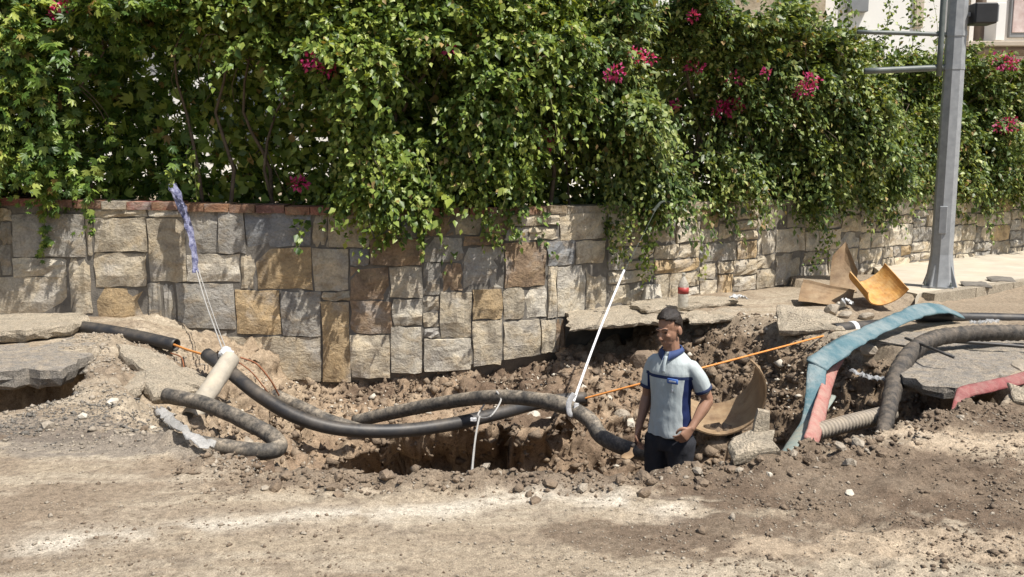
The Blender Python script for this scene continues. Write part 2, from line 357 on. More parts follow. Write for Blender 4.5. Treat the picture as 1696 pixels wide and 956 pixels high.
RIGHT = [NEAR[-1], (3.4, 5.95), (3.85, 6.5), (3.75, 7.3), (3.45, 7.9), (3.25, 8.4), (2.95, 9.0), (2.45, 9.5), (2.0, 10.0), (1.9, 10.9)]
LEFT = [(-3.9, 9.9), (-3.75, 8.4), (-3.4, 7.4), (-3.0, 6.4), (-2.35, 5.45), NEAR[0]]
BACK = [(1.9, 10.9), (0.5, 10.3), (-1.0, 9.9), (-3.9, 9.9)]
PIT = NEAR + RIGHT[1:] + BACK[1:] + LEFT[1:-1]
CAV = [(-7, 5.5), (-3.7, 5.58), (-3.2, 5.78), (-3.05, 6.1), (-3.3, 6.7), (-3.6, 7.6), (-7, 8.0)]
def height(X, Y):
    wx = X + 0.10 * (fbm(X * 2.2, Y * 2.2, 3) - 0.5) * 2; wy = Y + 0.10 * (fbm(X * 2.2, Y * 2.2, 9) - 0.5) * 2
    ins = inside(wx, wy, PIT)
    dn = seg_dist(wx, wy, NEAR); dr = seg_dist(wx, wy, RIGHT); dl = seg_dist(wx, wy, LEFT)
    Yw = Ywall(X); u = (Yw - wy) * np.where(X > 0, 0.82, 1.0)
    sx = np.interp(X, WL[:, 0], WS)
    zb = np.maximum(-zbot(sx), 0.0) + 0.02
    zb = np.where(sx > _bot[-1][0], 0.42, zb)
    us = np.interp(X, [-4, -2.5, -1.2, -0.3, 0.4, 1.0, 1.6, 2.4], [2.6, 2.0, 1.35, 1.35, 1.25, 1.0, 1.0, 0.9]) + 0.25 * (fbm(X * 1.7, Y * 0 + 2, 21) - 0.5)
    back = zb + 0.10 * sstep(-0.35, 0.25, u) + 0.02 * np.clip(u, 0, 2.2) - 0.12 * sstep(0.0, -0.35, u) + np.interp(X, [-0.5, 0.9, 1.5, 3], [5.0, 1.5, 1.2, 0.9]) * np.clip(u - us, 0, 9)
    near = 2.6 * dn + 0.03; left = np.interp(Y, [5.2, 6.0, 7.5, 9], [0.75, 0.55, 0.36, 0.3]) * dl + 1.3 * np.maximum(0, dl - 1.25); right = np.interp(Y, [6, 7, 7.9, 8.4, 9.2], [2.4, 2.4, 1.5, 0.9, 0.8]) * dr
    dep = np.minimum(np.minimum(np.interp(X, [-1.5, -0.4, 0.6, 1.0], [1.2, 1.5, 1.5, 1.13]), back), np.minimum(near, np.minimum(left, right)))
    dep = np.minimum(dep, 0.42 + 2.0 * np.maximum(0, np.hypot(X - 1.62, (Y - 6.65) * 0.8) - 0.2))
    dep = np.where(ins, np.maximum(dep, 0), 0)
    cav = np.where(inside(wx, wy, CAV), np.minimum(0.75, 4.0 * seg_dist(wx, wy, CAV, True)), 0); dep = np.maximum(dep, cav)
    z = -dep
    pit = sstep(0.0, 0.25, dep); man = np.exp(-((X - 1.09) ** 2 + (Y - 5.9) ** 2) / 0.12)
    big = fbm(X * 2.1, Y * 2.1, 31, 3) - 0.5; med = fbm(X * 7, Y * 7, 41, 3) - 0.5; sm = fbm(X * 24, Y * 24, 51, 3) - 0.5
    rid = 1 - np.abs(2 * fbm(X * 3.6, Y * 3.6, 61, 3) - 1)
    z = z + (1 - man) * pit * (0.20 * big + 0.13 * med + 0.05 * sm + 0.10 * (rid - 0.75))
    rim = np.exp(-(np.minimum(dn, dl) / 0.22) ** 2) * (1 - pit)
    z = z + 0.095 * sstep(2.9, 3.9, X + 0.5 * big) * sstep(2.2, 1.8, u + 0.4 * med) * sstep(-0.5, 0.0, u + 0.6) * (1 - pit)
    z = z + (1 - pit) * (0.03 * (fbm(X * 0.8, Y * 0.8, 71, 2) - 0.5) + 0.012 * med + 0.008 * sm) + rim * (0.05 * (med + 0.35) + 0.05 * (sm + 0.2))
    mudr = sstep(0.6, 1.6, X) * (1 - pit) * sstep(7.5, 6, Y); z = z + mudr * (0.045 * (rid - 0.6) + 0.05 * med + 0.03 * sm + 0.03 * (fbm(X * 2.5, Y * 14, 161, 3) - 0.5))
    shift = -0.6 * sstep(us - 0.9, us - 0.02, u) * sstep(us + 0.13, us + 0.0, u) * ins * sstep(-2.6, -1.4, X) * sstep(0.9, 0.3, X) * sstep(0.35, 0.6, dn)
    behind = sstep(0.0, 0.3, wy - Yw)
    z = np.where(Y > Yw + 0.12, np.minimum(z, -0.05), z)
    return z, dep, shift
xs = np.unique(np.concatenate([-np.geomspace(5.4, 140, 24), np.arange(-5.4, 7.6, 0.025), np.geomspace(7.6, 140, 22)]))
ys = np.unique(np.concatenate([[-60, -20, -6, 0, 1.5, 2.4], np.arange(2.8, 10.9, 0.023), np.geomspace(10.95, 160, 24)]))
GX, GY = np.meshgrid(xs, ys); GZ, GD, GS = height(GX, GY)
def gz(x, y):
    i = int(np.clip(np.searchsorted(xs, x) - 1, 0, len(xs) - 2)); j = int(np.clip(np.searchsorted(ys, y) - 1, 0, len(ys) - 2))
    a = (x - xs[i]) / (xs[i + 1] - xs[i]); b = (y - ys[j]) / (ys[j + 1] - ys[j])
    return float((GZ[j, i] * (1 - a) + GZ[j, i + 1] * a) * (1 - b) + (GZ[j + 1, i] * (1 - a) + GZ[j + 1, i + 1] * a) * b)
def soil():
    X, Y = GX, GY; n1 = fbm(X * 1.3, Y * 1.3, 81, 4); n2 = fbm(X * 4, Y * 4, 91, 4); n5 = fbm(X * 10, Y * 18, 201, 4)
    def C(c): return np.array(c)[None, None, :]
    def mx(a, b, m): return a * (1 - m[..., None]) + b * m[..., None]
    c = np.ones(X.shape + (3,)) * C((0.35, 0.288, 0.212))
    c = mx(c, C((0.245, 0.19, 0.137)), sstep(0.48, 0.66, n1) * 0.8)
    c = mx(c, C((0.43, 0.365, 0.28)), sstep(0.55, 0.7, n2) * 0.6)
    st = fbm(X * 0.9, Y * 7, 141, 4); c = mx(c, C((0.26, 0.205, 0.15)), sstep(0.55, 0.68, st) * 0.55); c = mx(c, C((0.47, 0.41, 0.32)), sstep(0.45, 0.34, st) * 0.45)
    sp = fbm(X * 16, Y * 16, 151, 2); c = mx(c, C((0.20, 0.16, 0.12)), sstep(0.66, 0.78, sp) * 0.6)
    def blob(px, py, rx, ry, k=1.0, wig=0.9):
        p = G(px, py); e = ((X - p.x) / rx) ** 2 + ((Y - p.y) / ry) ** 2; e = e + (n2 - 0.5) * wig * 2 + (n1 - 0.5) * wig + (n5 - 0.5) * 1.5
        return k * sstep(1.05, 0.72, e)
    mud = np.zeros(X.shape)
    for b in ((1450, 800, 1.3, 0.55), (1650, 830, 0.9, 0.7), (1200, 800, 0.55, 0.22), (1150, 885, 0.62, 0.26, 0.9), (1690, 700, 0.8, 0.5), (1300, 900, 0.5, 0.16, 0.7), (60, 720, 0.5, 0.14, 0.8), (760, 800, 1.3, 0.1, 0.6), (1000, 800, 0.8, 0.12, 0.8)): mud = np.maximum(mud, blob(*b))
    c = mx(c, C((0.15, 0.11, 0.078)), mud * (0.78 + 0.22 * sstep(0.4, 0.6, n2)))
    pal = np.maximum(blob(1590, 735, 0.6, 0.2, 0.75), blob(1500, 905, 0.9, 0.14, 0.7)); c = mx(c, C((0.46, 0.37, 0.27)), pal)
    lime = gp((60, 905), (200, 888), (330, 872), (470, 858), (600, 852), (740, 842), (840, 822), (930, 820), (1030, 832), (1100, 838))
    dl = seg_dist(X, Y, lime); c = mx(c, C((0.60, 0.545, 0.455)), np.clip(np.exp(-(dl / (0.05 + 0.10 * n1)) ** 2) * (0.1 + 1.3 * n2) * sstep(0.3, 0.55, fbm(X * 5, Y * 9, 181, 3) + 0.08), 0, 0.9))
    gv = np.maximum(blob(200, 735, 0.95, 0.28, 0.9), blob(20, 705, 0.7, 0.2, 0.8)); c = mx(c, C((0.20, 0.175, 0.15)), gv * (0.5 + 0.5 * n2))
    pit = sstep(0.05, 0.3, GD)
    dirt = np.ones_like(c) * C((0.29, 0.212, 0.145)); dirt = mx(dirt, C((0.15, 0.106, 0.074)), sstep(0.45, 0.62, n1)); dirt = mx(dirt, C((0.37, 0.285, 0.20)), sstep(0.56, 0.7, n2))
    dirt = mx(dirt, C((0.19, 0.14, 0.095)), sstep(1.2, 1.8, X) * 0.85); dirt = mx(dirt, C((0.37, 0.29, 0.205)), sstep(-1.6, -2.3, X) * (0.55 + 0.45 * sstep(0.62, 0.4, n2)))
    dirt = mx(dirt, C((0.13, 0.10, 0.075)), sstep(2.0, 2.5, X) * sstep(7.4, 6.4, Y) * 0.8)
    c = mx(c, dirt, pit)
    far = sstep(8.5, 9.8, Y) * sstep(3.0, 4.5, X); c = mx(c, C((0.27, 0.215, 0.155)), far * 0.8)
    return c
nyy, nxx = GX.shape; idx = np.arange(nyy * nxx).reshape(nyy, nxx)
quads = np.stack([idx[:-1, :-1], idx[:-1, 1:], idx[1:, 1:], idx[1:, :-1]], -1).reshape(-1, 4)
def n3(p, s):
    i = np.floor(p).astype(np.int64); f = p - i; f = f * f * (3 - 2 * f); r = 0
    for a in (0, 1):
        for b in (0, 1):
            for c in (0, 1):
                w = (f[..., 0] if a else 1 - f[..., 0]) * (f[..., 1] if b else 1 - f[..., 1]) * (f[..., 2] if c else 1 - f[..., 2])
                r = r + w * _h(i[..., 0] + a + 131 * (i[..., 2] + c), i[..., 1] + b, s)
    return r
GP = np.stack([GX, GY + GS, GZ], -1); tx = np.gradient(GP, axis=1); ty = np.gradient(GP, axis=0); GN = np.cross(tx, ty); GN /= np.linalg.norm(GN, axis=-1, keepdims=True) + 1e-12
def rough3(p):
    a = n3(p * 5.0, 1) - 0.5; b = n3(p * 11, 2) - 0.5; c = n3(p * 24, 3) - 0.5; return a, b, c
_a, _b, _c = rough3(GP); lump = np.abs(_b) * 2
_dn = np.minimum(seg_dist(GX, GY, NEAR), seg_dist(GX, GY, LEFT)); _rim = np.exp(-(_dn / 0.35) ** 2)
PITM = sstep(0.03, 0.3, GD); _man = np.exp(-((GX - 1.09) ** 2 + (GY - 5.9) ** 2) / 0.10)
amp = np.clip(PITM + 0.35 * _rim, 0, 1) * (1 - _man) * ((GX > -6) & (GX < 7.6) & (GY > 2.8) & (GY < 11))
_sh = sstep(0.05, 0.3, np.abs(GS)); amp = amp * (1 - 0.45 * _sh)
disp = amp * (0.15 * _a + 0.13 * _b + 0.07 * _c + 0.05 * lump - 0.03)
GP = GP + GN * disp[..., None]; GZ = GZ + disp * GN[..., 2]
gme = npmesh('ground', GP, quads)
ca = gme.color_attributes.new('soil', 'FLOAT_COLOR', 'POINT'); sc = soil().reshape(-1, 3)
ca.data.foreach_set('color', np.concatenate([sc, np.ones((len(sc), 1))], 1).astype(np.float32).ravel())
ground = link('ground', gme, M['ground'], smooth=True); ground['kind'] = 'structure'; ground['label'] = 'dusty dug-up road with an open pit'


# ------------------------------------------------------------------ stone wall: core, stones, coping bricks
wall = empty('stone_wall', W3(S(500), 0), 'low random-ashlar stone wall with red brick coping running below the hedge', 'wall')
def core():
    ss = np.unique(np.concatenate([np.arange(S(-260), S(60), 0.4), np.arange(S(60), S(960), 0.06), np.arange(S(960), S(1700) + 6, 0.4)])); V = []; Fs = []
    for s in ss:
        zb = float(zbot(s)) + 0.03; zt = float(ztop(s)) - 0.085
        for o, z in ((0, zb), (0, zt), (-0.38, zt), (-0.38, zb - 0.6)): V.append(W3(s, z, o))
    for i in range(len(ss) - 1):
        for k in range(4): k2 = (k + 1) % 4; Fs.append((i * 4 + k, (i + 1) * 4 + k, (i + 1) * 4 + k2, i * 4 + k2))
    Fs.append((0, 1, 2, 3)); n = 4 * (len(ss) - 1); Fs.append((n + 3, n + 2, n + 1, n))
    return mesh('mortar_core', V, Fs)
link('mortar_core', core(), M['mortar'], wall)
TR = [(-60,346,-4,456),(0,346,20,366),(0,369,20,405),(0,407,20,456),(23,355,141,424),(23,427,111,458),(-60,460,112,520),(116,427,151,520),(143,355,153,423),
 (158,344,243,359),(158,361,243,416),(158,419,243,474),(160,477,243,545),(247,347,305,359),(247,362,306,466),(310,349,361,418),(364,349,405,419),(408,350,516,408),
 (310,422,397,467),(247,469,268,545),(273,470,291,541),(294,470,389,544),(392,481,464,554),(249,548,297,574),(302,548,376,582),(380,558,531,630),(160,548,246,566),
 (518,352,543,409),(545,352,613,409),(616,352,690,364),(616,367,690,393),(693,354,750,391),(753,355,799,388),(425,411,516,479),(400,422,422,478),(519,412,577,481),
 (580,412,611,440),(613,396,699,439),(702,394,766,433),(769,391,832,406),(581,443,644,496),(647,442,699,493),(702,436,729,488),(732,437,765,481),(768,409,832,477),
 (467,483,532,556),(535,484,579,497),(535,500,579,632),(582,499,648,552),(651,496,699,538),(702,491,727,515),(702,518,726,541),(730,484,781,558),(784,480,831,528),
 (582,555,645,626),(648,541,699,618),(702,561,780,614),(702,544,727,558),(783,531,831,605),(843,349,924,373),(803,352,840,389),(836,376,874,398),(877,376,924,396),
 (836,401,904,474),(907,399,951,438),(954,399,1000,436),(927,353,1000,396),(907,441,920,526),(923,441,969,522),(971,440,1003,515),(834,477,866,528),(869,475,904,526),
 (834,531,893,592),(896,529,919,583),(921,529,936,581)]
PAL = {'g': (0.34, 0.32, 0.285), 'd': (0.23, 0.235, 0.24), 'b': (0.47, 0.41, 0.315), 'o': (0.42, 0.315, 0.19), 'p': (0.57, 0.52, 0.43), 'n': (0.30, 0.215, 0.145)}
SET = {4: 'g', 10: 'b', 11: 'b', 12: 'o', 14: 'b', 15: 'g', 16: 'g', 17: 'd', 18: 'p', 21: 'g', 22: 'o', 25: 'b', 33: 'o', 37: 'n', 38: 'g', 40: 'n', 42: 'g', 43: 'n', 44: 'g', 47: 'o', 30: 'd', 36: 'd', 57: 'g', 60: 'n', 64: 'd', 5: 'p', 35: 'b', 49: 'p', 54: 'b', 72: 'b'}
def stone(s0, s1, z0, z1, col, i):
    nx, nz = 4, 3; V = []; Fs = []; pr = random.uniform(0.012, 0.04)
    jit = lambda a: random.uniform(-a, a)
    tilt = jit(0.012)
    ss = [s0 + (s1 - s0) * k / nx for k in range(nx + 1)]; zs = [z0 + (z1 - z0) * k / nz for k in range(nz + 1)]
    for a, z in enumerate(zs):
        for b, s in enumerate(ss):
            e = (a in (0, nz)) + (b in (0, nx)); o = pr + jit(0.016) + tilt * (b / nx - 0.5) - (0.012 if e else 0) - (0.008 if e == 2 else 0)
            V.append(W3(s + (jit(0.013) if b in (0, nx) else jit(0.02) * min(1, (s1 - s0))), z + (jit(0.012) if a in (0, nz) else jit(0.012)), o))
    w = nx + 1
    for a in range(nz):
        for b in range(nx): q = a * w + b; Fs.append((q, q + 1, q + w + 1, q + w))
    ring = [b for b in range(w)] + [a * w + nx for a in range(1, nz + 1)] + [nz * w + b for b in range(nx - 1, -1, -1)] + [a * w for a in range(nz - 1, 0, -1)]
    base = len(V)
    for q in ring:
        a, b = divmod(q, w); V.append(W3(ss[b], zs[a], -0.05))
    for k in range(len(ring)):
        k2 = (k + 1) % len(ring); Fs.append((ring[k2], ring[k], base + k, base + k2))
    c = sum((v for v in V), Vector()) / len(V)
    me = mesh('stone', [v - c for v in V], Fs)
    o = link('stone', me, M['stone']); o.parent = wall; o.location = c - wall.location
    k = 0.85 + 0.3 * random.random(); o.color = (col[0] * k, col[1] * k, col[2] * k, 1); return o
cent_done = 0
for i, (x0, y0, x1, y1) in enumerate(TR):
    a = Wpx(x0, (y0 + y1) / 2); b = Wpx(x1, (y0 + y1) / 2); t = Wpx((x0 + x1) / 2, y0); bo = Wpx((x0 + x1) / 2, y1)
    ky = SET.get(i, random.choice('ggbbpbogn' if i > 20 else 'ggbbp'))
    stone(a[0], b[0], bo[1], min(t[1], float(ztop(a[0])) - 0.075), PAL[ky], i)
def split(s0, s1, z0, z1, out, far):
    w, h = s1 - s0, z1 - z0; mw = random.uniform(0.42, 0.9); mh = random.uniform(0.22, 0.5)
    if w > mw and (w / mw >= h / mh or h < 0.26):
        f = random.uniform(0.35, 0.65); m = s0 + w * f
        if min(m - s0, s1 - m) > 0.11: split(s0, m, z0, z1, out, far); split(m, s1, z0, z1, out, far); return
    if h > mh and h > 0.24:
        f = random.uniform(0.36, 0.64); m = z0 + h * f; split(s0, s1, z0, m, out, far); split(s0, s1, m, z1, out, far); return
    out.append((s0, s1, z0, z1))
out = []; s = S(1006); send = S(1700) + 1.2
while s < send:
    w = random.uniform(0.9, 1.6); split(s, s + w, -0.02, float(ztop(s)) - 0.08, out, 0); s += w
for i, (a, b, c, d) in enumerate(out):
    g = 0.011; stone(a + g, b - g, c + g, d - g, PAL[random.choice('gbbbpbopgb')], i)
s = S(-90); k = 0
while s < S(1700) + 1.2:                      # coping
    if s < S(930): L = random.uniform(0.26, 0.31); col = (0.27 + random.uniform(-.06, .05), 0.14 + random.uniform(-.03, .03), 0.095); pr = 0.045
    else: L = random.uniform(0.5, 0.9); col = (0.40, 0.35, 0.27); pr = 0.035
    if S(158) - 0.1 < s < S(243) - 0.2: col = (0.36, 0.32, 0.26)
    zt = float(ztop(s + L / 2)) + random.uniform(-0.005, 0.006); V = []; jo = random.uniform(-.008, .008)
    for z in (zt - 0.088, zt):
        for ds, o in ((0.006, pr + jo), (L - 0.006, pr + jo), (L - 0.006, -0.3), (0.006, -0.3)): V.append(W3(s + ds, z - (0.006 if o > 0 and z == zt else 0), o))
    c = sum(V, Vector()) / 8
    me = mesh('brick', [v - c for v in V], [(3, 2, 1, 0), (4, 5, 6, 7), (0, 1, 5, 4), (1, 2, 6, 5), (2, 3, 7, 6), (3, 0, 4, 7)])
    o = link('brick' if s < S(930) else 'coping_stone', me, M['brick']); o.parent = wall; o.location = c - wall.location; o.color = (*col, 1); s += L; k += 1

# ------------------------------------------------------------------ pavement and kerb on the right, garden behind the wall
def prism(name, poly, z0, z1, mat, parent=None, **kw):
    n = len(poly); V = [(*p[:2], z0) for p in poly] + [(*p[:2], z1) for p in poly]
    Fs = [tuple(range(n))[::-1], tuple(range(n, 2 * n))] + [(i, (i + 1) % n, n + (i + 1) % n, n + i) for i in range(n)]
    bm = bmesh.new(); me = mesh(name, V, Fs); bm.from_mesh(me); bpy.data.meshes.remove(me)
    return link(name, bm_mesh(name, bm), mat, parent, **kw)
KD = Vector((0.82, 0.574)); K0 = Vector(G(1535, 505)[:2])
def kpt(t, off): q = K0 + KD * t; return (q.x - KD.y * off, q.y + KD.x * off)
wallA = [tuple(W3(s, 0, 0.0)[:2]) for s in np.linspace(S(1450), S(1700) + 14, 8)]
pav = prism('pavement', [kpt(0.1, 0.16), kpt(0.9, 0.16), kpt(2.0, 0.16), kpt(20, 0.16)] + wallA[::-1] + [tuple(G(1478, 468, 0.1)[:2]), tuple(G(1500, 474, 0.1)[:2]), tuple(G(1493, 482, 0.1)[:2]), tuple(G(1520, 488, 0.1)[:2]), tuple(G(1516, 495, 0.1)[:2])], -0.1, 0.107, M['paving']); pav['kind'] = 'structure'
kerb = empty('kerb', (*kpt(0.2, 0.08), 0)); kerb['kind'] = 'structure'
t = 0.15
while t < 12:
    L = random.uniform(0.85, 1.0); a = 0.008; dz = random.uniform(-.006, .006)
    prism('kerbstone', [kpt(t + a, 0.0), kpt(t + L - a, 0.0), kpt(t + L - a, 0.152), kpt(t + a, 0.152)], -0.1, 0.112 + dz, M['concrete'], kerb); t += L
gs = np.linspace(S(-260), S(1700) + 10, 20)
gard = [tuple(W3(s, 0, -0.3)[:2]) for s in gs]
garden = prism('garden_ground', gard + [(40, 34), (40, 60), (-30, 60), (-30, 12)], 0.75, 0.98, M['paving']); garden['kind'] = 'structure'

# ------------------------------------------------------------------ houses behind the hedge
def wall_box(name, x0, x1, z0, z1, y, dep, mat, parent): return link(name, box_mesh(name, ((x0 + x1) / 2, y + dep / 2, (z0 + z1) / 2), (x1 - x0, dep, z1 - z0), 0.01), mat, parent)
def at(px, py, d): p = P(px, py, d); return p.x, p.z
def pxbox(name, x0, y0, x1, y1, d, dep, mat, parent):
    a = at(x0, y1, d); b = at(x1, y0, d); return wall_box(name, a[0], b[0], a[1], b[1], d, dep, mat, parent)
D = 21.0
ha = empty('house', (9, D, 0.98), 'pale rendered house with stone-clad bay and balcony seen above the hedge', 'house')
x0, _ = at(690, 0, D); x1, _ = at(1950, 0, D)
wall_box('facade', x0, x1, 0.9, 8.2, D, 6, M['render_white'], ha)
wall_box('roof_slab', x0 - 0.4, x1 + 0.4, 8.2, 8.45, D - 0.5, 7, M['render_beige'], ha)
pxbox('stone_bay', 1190, -170, 1376, 160, D - 0.35, 0.35, M['clad'], ha)
w = pxbox('window', 1289, -120, 1346, 37, D - 0.40, 0.06, M['grey_frame'], ha); pxbox('pane', 1294, -115, 1316, 32, D - 0.42, 0.03, M['glass'], w); pxbox('pane', 1320, -115, 1341, 32, D - 0.42, 0.03, M['glass'], w)
pxbox('drainpipe', 1205, -200, 1222, 60, D - 0.5, 0.14, M['grey_frame'], ha)
pxbox('shutter_box', 1407, -30, 1441, 19, D - 0.18, 0.18, M['grey_frame'], ha)
w = pxbox('window', 1513, -120, 1539, 46, D - 0.06, 0.06, M['render_beige'], ha); pxbox('pane', 1516, -116, 1536, 42, D - 0.075, 0.02, M['render_beige'], w)
pxbox('pilaster', 1604, -160, 1619, 70, D - 0.3, 0.3, M['render_beige'], ha)
pxbox('column', 1622, -160, 1646, 70, D - 0.5, 0.3, M['brown'], ha)
b = pxbox('balcony', 1602, 68, 1960, 76, D - 1.2, 1.2, M['render_beige'], ha); pxbox('balcony_edge', 1600, 77, 1960, 83, D - 1.1, 1.1, M['brown'], b); pxbox('parapet', 1648, 4, 1668, 67, D - 1.0, 0.5, M['render_white'], b)
w = pxbox('window', 1671, -10, 1740, 62, D - 0.09, 0.09, M['grey_frame'], ha); pxbox('curtain', 1676, -6, 1734, 54, D - 0.11, 0.02, M['curtain'], w)
for k in range(7):
    px = 790 + k * 58
    w = pxbox('window', px, 40, px + 30, 140, D - 0.05, 0.05, M['grey_frame'], ha); pxbox('pane', px + 3, 44, px + 27, 136, D - 0.07, 0.03, M['glass'], w)
D2 = 13.2
hb = empty('garden_house', (-4, D2, 0.98), 'white rendered garden house glimpsed through gaps in the creeper', 'house')
wall_box('wall', -9.5, -0.9, 0.95, 3.75, D2, 3, M['render_white'], hb); r_ = wall_box('roof', -9.8, -0.6, 3.75, 3.92, D2 - 0.3, 3.6, M['render_beige'], hb)
wall_box('plinth', -9.55, -0.85, 0.95, 1.25, D2 - 0.06, 0.06, M['render_beige'], hb)
w = wall_box('window', -4.4, -3.3, 1.8, 3.0, D2 - 0.06, 0.06, M['grey_frame'], hb); wall_box('pane', -4.34, -3.36, 1.86, 2.94, D2 - 0.08, 0.03, M['glass'], w)

# ------------------------------------------------------------------ hedge of climbers: shoots with leaves
def leaves(pos, axis, nor, size, kind):
    n = len(pos); axis = axis / np.linalg.norm(axis, axis=1, keepdims=True)
    nor = nor - axis * np.sum(nor * axis, 1, keepdims=True); nor /= np.linalg.norm(nor, axis=1, keepdims=True) + 1e-9
    side = np.cross(nor, axis)
    if kind == 'palm':
        tp = [(0, 0, 0)]; tf = []
        for a, l in ((-1.15, .62), (-.55, .9), (0, 1.0), (.55, .9), (1.15, .62)):
            c, s_ = math.cos(a), math.sin(a); q = len(tp); wd = .17 * l
            tp += [(l * .55 * c - wd * s_, l * .55 * s_ + wd * c, .03), (l * c, l * s_, -.10), (l * .55 * c + wd * s_, l * .55 * s_ - wd * c, -.02)]
            tf += [(0, q + 2, q + 1), (0, q + 1, q)]
    else:
        tp = [(0, 0, 0), (.45, 0, -.05), (1, 0, -.16), (.38, .33, .06), (.38, -.33, .06)]; tf = [(0, 1, 3), (0, 4, 1), (1, 2, 3), (1, 4, 2)]
    tp = np.array(tp); tf = np.array(tf); k = len(tp)
    V = pos[:, None, :] + size[:, None, None] * (tp[None, :, 0:1] * axis[:, None] + tp[None, :, 1:2] * side[:, None] + tp[None, :, 2:3] * nor[:, None])
    Fa = (tf[None] + (np.arange(n) * k)[:, None, None]).reshape(-1, 3)
    return V.reshape(-1, 3), Fa
# relief of the hedge face, placed on the wall's own coordinates (arc length, height)
BUL = [(40,120,110,110,.22),(110,250,60,80,.16),(500,60,90,60,.22),(600,110,70,110,.30),(470,190,60,60,.05),(620,240,60,90,.12),(830,90,110,90,.30),(830,250,70,90,.28),(1000,180,70,30,.35),(1000,60,80,50,.2),(1040,290,50,60,.2),(1230,60,90,50,.25),
       (1330,130,80,80,.22),(1400,230,70,90,.22),(1270,250,60,80,.05),(1500,200,60,80,.18),(1640,170,60,70,.2),(180,60,120,40,.12),(330,60,60,50,.05),
       (250,190,80,110,-.45),(370,230,80,90,-.40),(40,280,50,50,-.30),(700,190,55,110,-.45),(940,285,65,70,-.50),(1125,150,55,65,-.50),(1160,260,60,60,-.30),(1280,250,40,70,-.30),(1470,150,30,40,-.25),(520,250,60,60,-.30),(1430,160,25,30,-.2),(480,300,60,40,-.3),(330,320,130,25,-.25)]
BU = []
for (px, py, rx, ry, a) in BUL:
    s_, z_ = Wpx(px, py); s2, z2 = Wpx(px + rx, py - ry); BU.append((s_, z_, abs(s2 - s_), abs(z2 - z_), a * (1.5 if a < 0 else 1.15)))
HOL = []
for (px, py, rx, ry) in ((200,100,34,26),(285,125,26,18),(232,145,26,14),(292,235,16,45),(285,275,26,16),(345,270,30,16),(410,265,20,14),(430,140,16,14),(420,180,16,22),(485,210,12,24),(495,170,10,20),(25,315,20,12),(600,235,7,9),(910,265,6,9),(640,242,6,8),(120,300,10,14)):
    s_, z_ = Wpx(px, py); s2, z2 = Wpx(px + rx, py - ry); HOL.append((s_, z_, abs(s2 - s_), abs(z2 - z_)))
S540, S640 = S(540), S(640)
def bulge(s, z):
    b = 0.08 + 0.75 * (fbm(s * 1.7, z * 1.9, 101, 2) - 0.5) + 0.55 * (fbm(s * 3.6, z * 4.0, 111, 2) - 0.5)
    for (a, c, rx, rz, k) in BU: b = b + k * np.exp(-((s - a) / rx) ** 2 - ((z - c) / rz) ** 2)
    b = b + 0.5 * np.clip(vnoise(s * 5.5, z * 1.2, 171) - 0.42, 0, 1) * sstep(1.3, 1.5, z) * sstep(2.4, 1.9, z) * sstep(0.6, 0.3, hole(s, z))
    return b + 0.05 * sstep(S540, S640, s) * sstep(3.2, 2.4, z) - sstep(1.75, 1.25, z) * (0.16 - 0.12 * sstep(S540, S640, s))
def hole(s, z):
    h = np.zeros(np.shape(s))
    for (a, c, rx, rz) in HOL: h = np.maximum(h, np.exp(-(((s - a) / rx) ** 2 + ((z - c) / rz) ** 2) * 0.9))
    return h
HT = lambda s: 3.52 + 0.35 * (fbm(s * 1.1, s * 0 + 3, 121, 3) - 0.5) * 2 + np.where(s < S(800), 0.35, 0) + np.where(s > S(1300), -0.12, 0) + np.where(s > S(1560), -0.12, 0)
def to_world(s, z, o):
    x, y, nx, ny = wpos(s); return np.stack([x + nx * o, y + ny * o, z], -1), np.stack([nx, ny, 0 * nx], -1)
